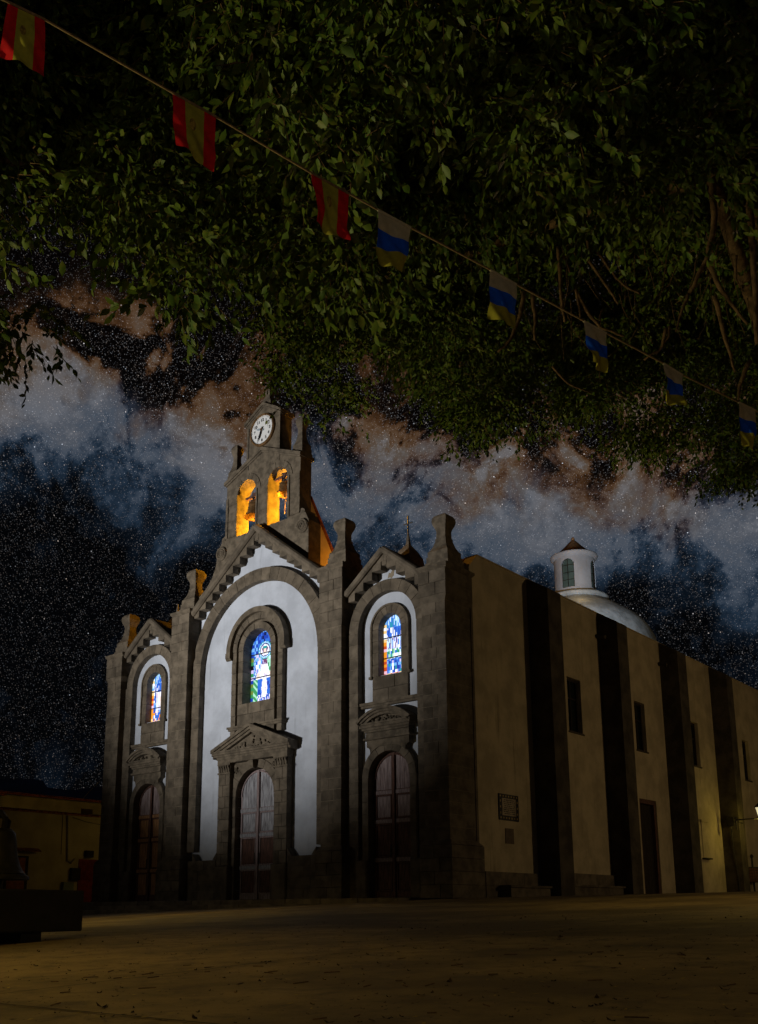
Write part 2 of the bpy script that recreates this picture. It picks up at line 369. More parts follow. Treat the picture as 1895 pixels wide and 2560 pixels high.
# joints between the big paving bays, thin strips of dark filler
jm = mat('dark_joint_filler', (.022, .016, .010), var=.3, rough=.95)
jj = MB()
def joint(p, q, wd=.016):
    p, q = Vector(p), Vector(q); n = max(2, int((q-p).length/1.0)); d = (q-p).normalized(); o = Vector((-d.y, d.x))*wd/2; vs = []
    for i in range(n+1):
        c = p+(q-p)*i/n
        for sgn in (1, -1):
            e = c+o*sgn; vs.append((e.x, e.y, gz(e.x, e.y)+.006))
    jj.add(vs, [(2*i, 2*i+1, 2*i+3, 2*i+2) for i in range(n)])
for k in range(-4, 6): joint((-26+6.3*k+25, -26), (-26+6.3*k+25, -2.2))
for k in range(4): joint((-24, -21.6+5.7*k), (30, -21.6+5.7*k))
tag(jj.build('paving_joint', jm, gr))

# church platform steps
stp = empty('step', (XC, -1, 0)); tag(stp, kind='structure')
def step_slab(x0, x1, y0, y1, z0, z1):
    n = max(1, round((x1-x0)/1.6)); 
    for i in range(n):
        a, b = x0+(x1-x0)*i/n, x0+(x1-x0)*(i+1)/n
        o = block(stp, a-XC, b-XC, y0, y1, z0, z1, DARKST if False else STONE, 'step_stone', .006, .02)
step_slab(-20.2, -1.2, -1.25, .4, -.75, .02)
step_slab(-20.5, -3.0, -1.65, -1.25, -.9, -.14)
step_slab(-20.8, -6.0, -2.05, -1.65, -1.0, -.30)
stp.location = (0, 0, 0)

# ================================================================== CHURCH
CH = empty('church', (0, 0, 0))
tag(CH, 'stone and white church front with clock belfry, lit windows and long buttressed side', 'church')
YP, YR, YW = .15, .44, .70           # pier face, ring face, plaster face
# body behind the front, plain
body = MB().box(-18.2, -1.2, 1.05, 34, -.8, 11.2).box(-1.2, -.72, 2.0, 34, -.8, 6.0).box(-1.2, -.72, 2.0, 34, 9.0, 11.2)
bo = body.build('nave_block', PLASTER, CH)
MB().box(-18.1, -.5, 1.3, 33.9, 11.2, 11.28).build('flat_roof', ROOF, CH)

# ---- piers
def finial(parent, cu, cy, zb, sc=1., top=True, m=None):
    pr = [(.50, 0), (.50, .22), (.46, .24), (.46, .46), (.425, .48), (.425, .66), (.36, .74), (.29, .88), (.245, 1.04), (.225, 1.10), (.225, 1.20), (.20, 1.22), (.19, 1.48), (.215, 1.58), (.285, 1.74), (.315, 1.88), (.30, 2.0), (.24, 2.10), (.13, 2.17), (.02, 2.20)]
    mb = MB().loft([(a*sc, a*sc, zb+z*(.92 if sc > .9 else .84), XC+cu, cy) for a, z in pr])
    return mb.build('pinnacle', m or CARVE, parent)
def pier(cu, zc, sidewide=0):
    hw = .48; y1 = 1.62
    core = MB().box(XC+cu-hw+.012, XC+cu+hw-.012, YP+.012, y1-.012, 0, zc)
    p = core.build('stone_pier', MORTAR, CH)
    ph = int(abs(cu)*10) % 2
    # plinth in two chamfered tiers
    courses(p, cu-.62, cu+.62, YP-.13, y1+.2, 0, 1.62, .41, phase=ph)
    lo = MB(); x = XC+cu
    def cham(a, b, y0a, y0b, z0, z1):
        lo.add([(x-a, y0a, z0), (x+a, y0a, z0), (x+a, y1+.19, z0), (x-a, y1+.19, z0), (x-b, y0b, z1), (x+b, y0b, z1), (x+b, y1, z1), (x-b, y1, z1)],
               [(0, 3, 2, 1), (4, 5, 6, 7), (0, 1, 5, 4), (1, 2, 6, 5), (2, 3, 7, 6), (3, 0, 4, 7)])
    cham(.615, .50, YP-.12, YP-.02, 1.625, 1.78); lo.build('plinth_chamfer', STONE, p)
    courses(p, cu-hw, cu+hw, YP, y1, 1.785, 9.52, .385, phase=ph)
    cp = MB(); lo = cp
    cp.add([(x-.48, YP, 9.53), (x+.48, YP, 9.53), (x+.48, y1, 9.53), (x-.48, y1, 9.53), (x-.56, YP-.06, 9.74), (x+.56, YP-.06, 9.74), (x+.56, y1+.03, 9.74), (x-.56, y1+.03, 9.74)],
           [(0, 3, 2, 1), (4, 5, 6, 7), (0, 1, 5, 4), (1, 2, 6, 5), (2, 3, 7, 6), (3, 0, 4, 7)])
    cp.build('capital_chamfer', STONE, p)
    courses(p, cu-.56, cu+.56, YP-.06, y1+.03, 9.745, zc, .42, phase=ph+1)
    # cornice
    c = MB().loft([(.56, .76, zc, x, .88), (.60, .80, zc+.05, x, .88), (.63, .84, zc+.09, x, .88), (.63, .84, zc+.17, x, .88), (.585, .79, zc+.20, x, .88)])
    c.build('cornice', CARVE, p)
    finial(p, cu, .86, zc+.19, .95)
    return p
for cu, zc in ((-8.72, 10.62), (8.72, 10.62), (-4.22, 11.70), (4.22, 11.70)): pier(cu, zc)
# side return pilaster behind the right corner pier
rp = MB().box(-.70, -.20, 1.60, 1.72, 0, 10.7).build('return_pilaster', STONE, CH)

# ---- bays
SL = .775
def stepped(uc, apexz, half):
    """under side of the stepped corbel table"""
    def f(u):
        k = math.floor((abs(u-uc)-.13)/.40)+1 if abs(u-uc) > .13 else 0
        return apexz-.43-.295*k
    return f
def corbel_table(parent, uc, apexz, half, y0, y1):
    f = stepped(uc, apexz, half); edges = [0, .13]+[.13+.4*k for k in range(1, 12)]
    edges = [e for e in edges if e < half-.05]+[half]
    for sgn in (-1, 1):
        for a, b in zip(edges[:-1], edges[1:]):
            zb = f(uc+(a+b)/2); g = .004
            pts = [(uc+sgn*(a+g), zb), (uc+sgn*(b-g), zb), (uc+sgn*(b-g), apexz-SL*b-.06), (uc+sgn*(a+g), apexz-SL*a-.06)]
            pts = [(XC+p, q) for p, q in pts]
            MB().prism(pts, y0+random.uniform(0, .012), y1).build('corbel_block', STONE, parent)
def coping(parent, uc, apexz, half, y0, y1, r=.13):
    for sgn in (-1, 1):
        a = Vector((XC+uc, y0, apexz-r)); b = Vector((XC+uc+sgn*half, y0, apexz-r-SL*half)); d = (b-a); n = 5
        mb = MB().tube([a, b], r, 10); mb.build('coping_roll', STONE, parent, False)
        q = MB().add([(a.x, y0, a.z-.02), (b.x, y0, b.z-.02), (b.x, y1, b.z-.02), (a.x, y1, a.z-.02), (a.x, y0, a.z+.11), (b.x, y0, b.z+.11), (b.x, y1, b.z+.11), (a.x, y1, a.z+.11)],
                     [(0, 1, 2, 3), (4, 7, 6, 5), (0, 4, 5, 1), (1, 5, 6, 2), (2, 6, 7, 3), (3, 7, 4, 0)])
        q.build('gable_slab', DARKST, parent)
def door(cu, hw, zs, ydoor, rails, mats, name='door', label=None):
    """double leaf arched door with framed panels; mats: top planks, middle, low, frame"""
    fr = mats[3]; z0 = .06
    base = MB()
    for sgn in (-1, 1):
        pts = [(XC+cu, z0), (XC+cu+sgn*hw, z0)]+[(XC+cu+sgn*hw*math.cos(t), zs+hw*math.sin(t)) for t in np.linspace(0, PI/2, 12)]
        base.prism(pts, ydoor+.05, ydoor+.10)
    d = base.build(name, fr, CH)
    if label: d['label'] = label
    MB().box(XC+cu-.055, XC+cu+.055, ydoor-.03, ydoor+.05, z0, zs+hw-.03).build('meeting_stile', fr, d)
    zz = [z0+.20]+rails+[None]
    for sgn in (-1, 1):
        a, b = cu+sgn*.105, cu+sgn*(hw-.10)
        lo, hi = min(a, b), max(a, b)
        for k in range(len(rails)+1):
            zb = zz[k]+(.09 if k else 0); 
            m = mats[0] if k == len(rails) else (mats[1] if k == len(rails)-1 else mats[2])
            if k < len(rails):
                zt = zz[k+1]-.09
                block(d, lo, hi, ydoor+.025, ydoor+.06, zb, zt, m, 'panel', .03, .03)
                mbf = MB()
                for (x0, x1, a0, a1) in ((lo, hi, zb, zb+.035), (lo, hi, zt-.035, zt), (lo, lo+.035, zb+.035, zt-.035), (hi-.035, hi, zb+.035, zt-.035)):
                    mbf.box(XC+x0, XC+x1, ydoor+.0, ydoor+.049, a0, a1)
                mbf.build('panel_moulding', fr, d)
                block(d, min(cu+sgn*.06, cu+sgn*hw), max(cu+sgn*.06, cu+sgn*hw), ydoor+.01, ydoor+.049, zt+.02, zt+.16, mats[1], 'rail', .004, .01)
            else:
                n = 4; r = hw-.10
                for i in range(n):
                    p, q = lo+(hi-lo)*i/n, lo+(hi-lo)*(i+1)/n
                    f = lambda u: zs+math.sqrt(max(.0004, r*r-(u-cu)**2))
                    top = [(XC+p+(q-p)*t+(.004 if t == 0 else -.004 if t == 1 else 0), f(p+(q-p)*t)) for t in (1, .66, .33, 0)]
                    MB().prism([(XC+p+.004, zb), (XC+q-.004, zb)]+top, ydoor+.022+random.uniform(0, .008), ydoor+.06).build('plank', m, d)
                ar = MB().strip(arc(cu, zs, r, 0 if sgn > 0 else PI, PI/2, 12), arc(cu, zs, r+.045, 0 if sgn > 0 else PI, PI/2, 12), ydoor-.015, ydoor+.05)
                ar.build('arched_moulding', fr, d)
    for sgn in (-1, 1):
        MB().tube([P3(cu+sgn*.10, ydoor-.05, 1.35), P3(cu+sgn*.10, ydoor-.05, 1.75)], .018, 6).build('handle', METAL, d)
    return d

# ---- stained glass
GC = {}
def gcol(n, c, s=1.): GC[n] = emit('glass_'+n, c, s)
for n, c, s in (('deepblue', (.015, .05, .42), .8), ('blue', (.03, .14, .62), .9), ('sky', (.16, .42, .85), .9), ('pale', (.55, .78, .95), .95), ('white', (.88, .92, 1.), 1.), ('lilac', (.62, .55, .85), .9),
                ('green', (.05, .34, .12), .7), ('mint', (.40, .80, .58), .8), ('olive', (.22, .34, .05), .6), ('navy', (.006, .014, .09), .8), ('orange', (.85, .30, .02), .9), ('red', (.62, .08, .02), .8),
                ('gold', (.9, .62, .25), .9), ('skin', (.85, .66, .58), .9), ('plum', (.20, .08, .20), .6), ('dark', (.01, .012, .02), .5), ('pink', (.85, .5, .62), .9), ('teal', (.02, .32, .33), .8)):
    gcol(n, c, s*1.25)
gl_names = list(GC)
def h2(i, j): 
    x = math.sin(i*127.1+j*311.7)*43758.5453; return x-math.floor(x)
def central_glass(u, z):
    """standing robed figure with a ringed halo among leaves (u -1..1 across, z 0..2.85 up)"""
    h = h2(int((u+2)*9), int(z*7)); g = h2(int((u+2)*23), int(z*19))
    e = abs(u)
    if e > .80 or z < .12:
        k = h2(int(z*7), 3 if u > 0 else 8)
        if z < .12: return ('mint', 'gold', 'gold', 'pale', 'olive')[int(h*5)]
        if z > 1.9: return ('deepblue', 'blue', 'deepblue', 'navy', 'sky', 'navy')[int(k*6)]
        return ('olive', 'dark', 'lilac', 'olive', 'green', 'deepblue', 'olive', 'navy')[int(k*8)]
    r = math.hypot(u*.74, z-2.13)
    if r < .105 and z < 2.2 and z > 2.0: return 'skin' if e < .085 else 'plum'
    if r < .17 and z > 2.14: return 'teal' if (z > 2.17 and e < .13) else 'plum'
    if r < .13: return 'plum'
    if r < .23: return 'white' if g > .35 else 'lilac'
    if r < .27: return 'navy'
    if r < .33: return 'pale' if (int(math.atan2(z-2.13, u)*6) % 2) else 'sky'
    if r < .36: return 'teal'
    if z > 2.02: return ('deepblue', 'blue', 'blue', 'navy', 'deepblue', 'sky')[int(h*6)]
    if z > 1.0:
        if e < .16 and z > 1.55: return 'plum' if g > .25 else 'lilac'
        if e < .30*(1.9-z)/.9+.10 and z < 1.62: return 'white' if g > .22 else 'lilac'
        if abs(e-.42) < .15 and abs(z-1.12) < .10: return 'skin'
        if .2 < e < .62: return ('lilac', 'white', 'sky', 'blue')[int(h*4)] if u < 0 else ('mint', 'pale', 'green', 'mint')[int(h*4)]
        return ('blue', 'pale', 'deepblue', 'sky')[int(g*4)] if u < 0 else ('mint', 'teal', 'blue', 'green')[int(h*4)]
    if e < .22*(1-abs(z-.6)) and z > .25: return 'white' if g > .4 else 'lilac'
    if z < .36 and e < .5: return ('white', 'blue', 'lilac', 'deepblue')[int(g*4)]
    if e < .52: return 'blue' if h > .3 else 'deepblue'
    return 'mint' if (int((u*3+z*4)*2.2) % 2) else 'green'
def make_side_glass(seed, warm):
    def f(u, z):
        h = h2(int((u+2)*8)+seed, int(z*9)); g = h2(int((u+2)*17)+seed*3, int((z+u*.4)*5)); e = abs(u)
        if e > .72 or z < .10:
            k = h2(int(z*9)+seed, 5 if u < 0 else 11)
            if z < .10: return ('orange', 'pink', 'gold', 'red')[int(h*4)]
            return (('orange', 'red', 'orange', 'gold', 'pink') if z < 1.25 else ('white', 'pale', 'gold', 'white', 'sky'))[int(k*5)]
        if z > 1.75: return ('sky', 'pale', 'blue', 'teal', 'blue')[int(g*5)]
        if z > 1.35: return ('blue', 'blue', 'deepblue', 'white', 'blue')[int(g*5)]
        if warm:
            if e < .38 and z > .55: return ('white', 'lilac', 'pale', 'skin')[int(g*4)]
            return ('blue', 'deepblue', 'sky', 'blue', 'white', 'orange' if z < .5 else 'blue')[int(h*6)]
        if z > .95: return ('white', 'lilac', 'blue', 'plum', 'pale')[int(g*5)] if u < .25 else ('blue', 'sky', 'white')[int(g*3)]
        if z > .62: return ('white', 'green', 'mint', 'teal', 'pale', 'blue')[int(h*6)]
        return ('blue', 'lilac', 'deepblue', 'blue', 'teal', 'white', 'sky')[int(h*7)]
    return f
def stained(parent, cu, hw, z0, zs, y, fn, cuts, nu, cell):
    bounds = [z0]+cuts+[zs+hw]
    for k in range(len(bounds)-1):
        me = bpy.data.meshes.new('glass_panel'); vs = []; fs = []; mi = []
        du = 2*hw/nu; nz = int(math.ceil((bounds[k+1]-bounds[k])/cell)); dz = (bounds[k+1]-bounds[k])/nz
        for i in range(nu):
            for j in range(nz):
                a, b = cu-hw+i*du, cu-hw+(i+1)*du; c, d = bounds[k]+j*dz, bounds[k]+(j+1)*dz
                um, zm = (a+b)/2-cu, (c+d)/2
                if zm > zs and math.hypot(um, zm-zs) > hw*.99: continue
                q = len(vs); vs += [(XC+a, y, c), (XC+b, y, c), (XC+b, y, d), (XC+a, y, d)]; fs.append((q, q+1, q+2, q+3))
                mi.append(gl_names.index(fn(um/hw, zm-z0)))
        me.from_pydata(vs, [], fs)
        for n_ in gl_names: me.materials.append(GC[n_])
        me.polygons.foreach_set('material_index', mi)
        link('glass_panel', me, None, parent)
    for c in cuts: MB().box(XC+cu-hw, XC+cu+hw, y-.025, y+.02, c-.018, c+.018).build('saddle_bar', METAL, parent)

# ---- central bay
def bay_ring(cu, r0, r1, zs, nv, jz0, inner, outer):
    back = MB().strip(arc(cu, zs, r0+.02, 0, PI, 40), arc(cu, zs, r1-.02, 0, PI, 40), YR+.02, YW+.05)
    ring = back.build('arch_ring', MORTAR, CH)
    voussoirs(ring, cu, zs, r0, r1, YR, YW+.04, nv)
    for sgn in (-1, 1):
        a, b = sorted((cu+sgn*inner, cu+sgn*outer))
        MB().box(XC+a+.01, XC+b-.01, YR+.02, YW+.05, jz0, zs).build('jamb_core', MORTAR, ring)
        courses(ring, a, b, YR, YW+.04, jz0, zs, .44)
    return ring
bay_ring(0, 3.27, 3.78, 9.04, 23, 1.9, 3.27, 3.76)
topC = lambda u: 14.50-SL*abs(u)
wc = pitched_wall(-3.76, 3.76, .0, topC, [(0, .95, 7.50, 9.63, 1), (0, 1.06, .0, 3.9, 1)], YW, YW+.35, (0,))
wc.build('plaster_wall', WHITE, CH)
gC = MB().box(XC-.1, XC+.1, YW-.35, YW, 14.0, 14.3).build('gable_cornice', STONE, CH)
corbel_table(gC, 0, 14.56, 3.66, .33, YW+.01); coping(gC, 0, 14.70, 3.72, .32, 1.0, .15)
# low stone dado with chamfered top beside the portal
for sgn in (-1, 1):
    a, b = sorted((sgn*1.90, sgn*3.76))
    dd = MB().box(XC+a, XC+b, .40, YW+.05, 0, 1.52).build('dado', MORTAR, CH); courses(dd, a, b, .37, .5, 0, 1.55, .39)
    for e, s2 in ((sgn*3.31, -sgn), (sgn*1.90, sgn)):
        MB().prism([(XC+e, 1.555), (XC+e+s2*.22, 1.555), (XC+e, 1.82)], .40, YW+.02).build('chamfer_stone', STONE, dd)
# central window
wd = MB().strip(arc(0, 9.63, .97, 0, PI, 30), arc(0, 9.63, 1.19, 0, PI, 30), .64, YW+.2)
wd = wd.build('stained_window', CARVE, CH)
for sgn in (-1, 1):
    a, b = sorted((sgn*.97, sgn*1.19)); MB().box(XC+a, XC+b, .64, YW+.2, 6.2, 9.63).build('groove_stone', CARVE, wd)
    a, b = sorted((sgn*.76, sgn*1.03)); courses(wd, a, b, .49, 1.02, 7.48, 9.63, .43)
    a, b = sorted((sgn*1.15, sgn*1.42)); courses(wd, a, b, .50, YW+.1, 6.2, 9.63, .43)
courses(wd, -1.03, 1.03, .49, 1.0, 6.2, 7.48, .43)
voussoirs(wd, 0, 9.63, .76, 1.03, .49, 1.02, 9); voussoirs(wd, 0, 9.63, 1.15, 1.42, .50, YW+.1, 11)
hm = MB().strip(arc(0, 9.63, 1.40, -.02, PI+.02, 40), arc(0, 9.63, 1.62, -.02, PI+.02, 40), .36, YW+.05)
for sgn in (-1, 1):
    x = XC+sgn*1.51; hm.box(x-.13, x+.13, .34, YW+.05, 9.40, 9.62); hm.tube([(x-.14, .46, 9.40), (x+.14, .46, 9.40)], .09, 8)
hm.build('hood_mould', CARVE, wd)
MB().box(XC-1.52, XC+1.52, .40, YW+.05, 6.55, 6.63).box(XC-1.47, XC+1.47, .44, YW+.05, 6.47, 6.55).build('string_course', CARVE, wd)
MB().box(XC-.84, XC+.84, .97, 1.1, 7.4, 10.5).build('window_backing', METAL, wd)
stained(wd, 0, .76, 7.49, 9.63, .94, central_glass, [8.55, 9.50], 44, .036)

# central portal
po = MB().box(XC-1.85, XC-1.08, .57, YW+.2, 0, 5.2).box(XC+1.08, XC+1.85, .57, YW+.2, 0, 5.2)
sp = [(u, 3.9+math.sqrt(max(0, 1.08**2-u*u))) for u in np.linspace(-1.08, 1.08, 25)]
po.strip([(XC+u, z) for u, z in sp], [(XC+u, 5.2) for u, z in sp], .57, YW+.2)
po = po.build('portal', CARVE, CH)
voussoirs(po, 0, 3.9, 1.04, 1.37, .53, 1.0, 11)
for sgn in (-1, 1):
    a, b = sorted((sgn*1.04, sgn*1.30)); courses(po, a, b, .53, 1.0, 0, 3.9, .40)
    a, b = sorted((sgn*1.22, sgn*1.87)); courses(po, a, b, .37, .6, 0, 4.80, .42)
    a2, b2 = a-.03, b+.03
    block(po, a-.06, b+.06, .28, .6, 0, 1.30, STONE, 'pilaster_base', .004, .03)
    cpt = MB().box(XC+a2, XC+b2, .34, .62, 4.80, 4.86).box(XC+a, XC+b, .40, .62, 4.86, 5.14).box(XC+a2, XC+b2, .33, .62, 5.14, 5.22)
    cp_ = cpt.build('capital', CARVE, po)
    lf = MB()
    for k in range(5):
        x = XC+a+(b-a)*(k+.5)/5
        lf.loft([(.045, .03, 4.87, x, .385), (.05, .03, 4.97, x, .375), (.03, .05, 5.08, x, .35), (.05, .02, 5.13, x, .34)])
    lf.build('acanthus_leaf', CARVE, cp_ if False else po)['kind'] = 'stuff'
ks = MB().loft([(.07, .07, 4.90, XC, .46), (.10, .10, 5.0, XC, .43), (.12, .12, 5.2, XC, .41)]); ks.build('keystone', CARVE, po)
en = MB()
for hw, yf, z0, z1 in ((1.90, .33, 5.22, 5.36), (1.93, .30, 5.36, 5.46), (1.99, .25, 5.46, 5.54), (2.06, .19, 5.54, 5.62), (2.10, .15, 5.62, 5.68)): en.box(XC-hw, XC+hw, yf, YW+.05, z0, z1)
en.build('entablature', CARVE, po)
for sgn in (-1, 1):
    r = MB()
    for o_, th, yf in ((0, .13, .13), (-.13, .10, .20), (-.23, .10, .27)):
        r.prism([(XC, 6.60+o_), (XC+sgn*2.12, 5.75+o_), (XC+sgn*2.12, 5.75+o_-th), (XC, 6.60+o_-th)], yf, YW+.05)
    r.build('raking_cornice', CARVE, po)
MB().prism([(XC-1.7, 5.68), (XC+1.7, 5.68), (XC, 6.30)], .42, YW).build('tympanum', CARVE, po)
rl = MB()
for k in range(26):
    t = random.uniform(-1, 1); zt = 5.70+(1-abs(t))*.42*random.random(); s0 = random.uniform(.03, .075)
    rl.loft([(s0*.5, .02, zt-.02, XC+t*1.0, .41), (s0, .05, zt+s0*.6, XC+t*1.0, .39), (s0*.6, .03, zt+s0*1.5, XC+t*1.0, .385)])
rl.build('carved_relief', CARVE, po)['kind'] = 'stuff'
for sgn in (-1, 1):
    rr = MB()
    for k in range(9):
        a = random.uniform(0, 2*PI); q = random.uniform(.03, .13); s0 = random.uniform(.025, .05); x = XC+sgn*1.02+q*math.cos(a)*.7; z = 4.93+q*math.sin(a)
        rr.loft([(s0*.5, .02, z-s0, x, .55), (s0, .05, z, x, .53), (s0*.5, .02, z+s0, x, .55)])
    rr.build('carved_rosette', CARVE, po)['kind'] = 'stuff'
door(0, .99, 3.9, .74, [1.22, 2.42, 3.36], (WOODG, WOODG, WOODR, WOODV), label='tall arched double door, pale and weathered at the top, dark red below')

# ---- side bays
def side_bay(cu, glass, doormats, dlabel, zs=9.20, ypf=.0):
    bay_ring(cu, 1.28, 1.69, zs, 11, .0, 1.28, 1.78)
    top = lambda u: 11.93-SL*abs(u-cu)
    pitched_wall(cu-1.78, cu+1.78, 0, top, [(cu, .62, 7.56, 9.22, 1), (cu, .92, 0, 4.0, 1)], YW, YW+.35, (cu,)).build('plaster_wall', WHITE, CH)
    g = MB().box(XC+cu-.1, XC+cu+.1, YW-.35, YW, 11.4, 11.7).build('gable_cornice', STONE, CH)
    corbel_table(g, cu, 11.98, 1.70, .33, YW+.01); coping(g, cu, 12.10, 1.72, .30, 1.3, .13)
    # window
    wn = MB().strip(arc(cu, 9.22, .52, 0, PI, 24), arc(cu, 9.22, .76, 0, PI, 24), .65, YW+.2)
    wn.box(XC+cu-.76, XC+cu-.52, .65, YW+.2, 7.5, 9.22); wn.box(XC+cu+.52, XC+cu+.76, .65, YW+.2, 7.5, 9.22)
    wn = wn.build('stained_window', MORTAR, CH)
    voussoirs(wn, cu, 9.22, .49, .78, .62, 1.0, 9)
    for sgn in (-1, 1):
        a, b = sorted((cu+sgn*.49, cu+sgn*.78)); courses(wn, a, b, .62, 1.0, 7.53, 9.22, .44)
    courses(wn, cu-.78, cu+.78, .62, YW+.1, 6.64, 7.53, .44)
    hd = MB().strip(arc(cu, 9.22, .775, 0, PI, 24), arc(cu, 9.22, .845, 0, PI, 24), .58, YW+.03)
    for sgn in (-1, 1):
        a, b = sorted((cu+sgn*.775, cu+sgn*.845)); hd.box(XC+a, XC+b, .58, YW+.03, 7.55, 9.22)
        a, b = sorted((cu+sgn*.77, cu+sgn*.90)); hd.box(XC+a, XC+b, .56, YW+.03, 7.46, 7.55)
    hd.build('hood_mould', CARVE, wn)
    MB().box(XC+cu-1.34, XC+cu+1.28, .50, YW+.02, 6.54, 6.64).box(XC+cu-1.34, XC+cu+1.28, .55, YW+.02, 6.46, 6.54).build('string_course', CARVE, wn)
    MB().box(XC+cu-.56, XC+cu+.56, .97, 1.1, 7.45, 9.85).build('window_backing', METAL, wn)
    stained(wn, cu, .49, 7.55, 9.22, .92, glass, [8.20, 8.93], 30, .036)
    # door surround
    pr = MB(); ro, zsp = 1.17, 4.0
    sidep = [(XC+cu-1.27, 0), (XC+cu-1.27, 1.2), (XC+cu-ro, 1.45), (XC+cu-ro, zsp)]
    for sgn in (-1, 1):
        a, b = sorted((cu+sgn*.90, cu+sgn*ro)); pr.box(XC+a, XC+b, .52, YW+.2, 0, zsp)
    n = 24; ia = arc(cu, zsp, .90, 0, PI, n); oa = arc(cu, zsp, ro, 0, PI, n); pr.strip(ia, oa, .52, YW+.2)
    wst = [(.62, 4.85), (.80, 4.83), (.73, 4.98), (.80, 5.08), (.90, 5.12), (.90, 5.56)]
    us_ = np.linspace(-.76, .76, 17); lowc = [4.0+math.sqrt(1.12**2-u*u) for u in us_]
    for i in range(16):
        if min(lowc[i], lowc[i+1]) < 5.055: pr.prism([(XC+cu+us_[i], min(5.055, lowc[i])), (XC+cu+us_[i+1], min(5.055, lowc[i+1])), (XC+cu+us_[i+1], 5.06), (XC+cu+us_[i], 5.06)], .46, YW+.1)
    for sgn in (-1, 1): pr.prism([(XC+cu+sgn*.755, 4.86), (XC+cu+sgn*.775, 4.97), (XC+cu+sgn*.83, 5.03), (XC+cu+sgn*.91, 5.06), (XC+cu+sgn*.74, 5.06)], .46, YW+.1)
    pr.box(XC+cu-.91, XC+cu+.91, .46, YW+.1, 5.06, 5.55)
    pr = pr.build('door_surround', CARVE, CH)
    voussoirs(pr, cu, zsp, .88, ro-.02, .49, 1.0, 9)
    for sgn in (-1, 1):
        a, b = sorted((cu+sgn*.88, cu+sgn*1.15)); courses(pr, a, b, .49, 1.0, 0, zsp, .42)
        a, b = sorted((cu+sgn*.90, cu+sgn*1.36)); block(pr, a, b, .40, .75, 0, 1.28, STONE, 'jamb_base', .004, .05)
    b_ = MB()
    for hw, yf, z0, z1 in ((1.0, .36, 5.29, 5.36), (.93, .42, 5.36, 5.52), (.96, .38, 5.55, 5.62), (1.02, .32, 5.62, 5.70), (1.09, .26, 5.70, 5.80), (1.13, .22, 5.80, 5.86)): b_.box(XC+cu-hw, XC+cu+hw, yf, YW+.03, z0, z1)
    b_.build('entablature', CARVE, pr)
    sg = MB(); rad = 1.72; cz = 6.36-rad
    am = math.asin(1.16/rad)
    for o_, th, yf in ((0, .09, .16), (-.09, .08, .22), (-.17, .09, .28)):
        sg.strip(arc(cu, cz, rad+o_, PI/2-am, PI/2+am, 16), arc(cu, cz, rad+o_-th, PI/2-am, PI/2+am, 16), yf, YW+.03)
    sg.build('segmental_cornice', CARVE, pr)
    ty = arc(cu, cz, rad-.22, PI/2-.6, PI/2+.6, 10); MB().prism([(XC+cu+.9, 5.86), *ty, (XC+cu-.9, 5.86)], .45, YW).build('tympanum', CARVE, pr)
    rl = MB()
    for k in range(18):
        t = random.uniform(-.62, .62); zt = 5.88+random.random()*.14*(1-abs(t)); s0 = random.uniform(.025, .05)
        rl.loft([(s0*.5, .02, zt-.01, XC+cu+t, .44), (s0, .05, zt+s0, XC+cu+t, .41), (s0*.5, .02, zt+2*s0, XC+cu+t, .42)])
    rl.build('carved_relief', CARVE, pr)['kind'] = 'stuff'
    door(cu, .86, 4.0, .76, [1.28, 2.55, 3.52], doormats, label=dlabel)
    # ridge finial behind the gable
    rf = MB().loft([(.42, .45, 11.5, XC+cu+.05, 1.7), (.36, .4, 12.0, XC+cu+.05, 1.7), (.22, .26, 12.28, XC+cu+.05, 1.7), (.07, .07, 12.52, XC+cu+.05, 1.7), (.015, .015, 13.05, XC+cu+.05, 1.7)])
    return rf.build('ridge_finial', CARVE, CH)
side_bay(-6.5, make_side_glass(2, True), (WOODV, WOODW, WOODW, WOODR), 'arched double door of warm brown varnished wood')
rf = side_bay(6.5, make_side_glass(7, False), (WOODV, WOODV, WOODR, WOODR), 'arched double door of dull violet brown wood')
cx = MB(); c0 = P3(6.55, 1.7, 12.5)
cx.tube([c0, c0+Vector((0, 0, 1.15))], .028, 6); cx.tube([c0+Vector((-.20, 0, .85)), c0+Vector((.20, 0, .85))], .025, 6)
cx.build('iron_cross', METAL, CH)
# plaster gone from the right gable
MB().add([P3(u, YW-.004, z) for u, z in ((6.38, 11.02), (6.44, 11.22), (6.52, 11.18), (6.60, 11.30), (6.70, 11.26), (6.66, 11.08), (6.55, 10.98), (6.50, 11.04))], [tuple(range(8))]).build('bare_plaster_patch', MORTAR, CH)

# ---- belfry (clock gable)
YB, YB2 = .62, 1.24
bf = MB()
hb = 2.13
bell_holes = [(-.90, .55, 14.62, 16.40, 1), (.90, .55, 14.62, 16.40, 1)]
topB = lambda u: 17.06+.42*(hb-abs(u))
mbw = pitched_wall(-hb, hb, 14.5, topB, bell_holes, YB, YB2, (0,))
bfo = mbw.build('belfry', CARVE, CH)
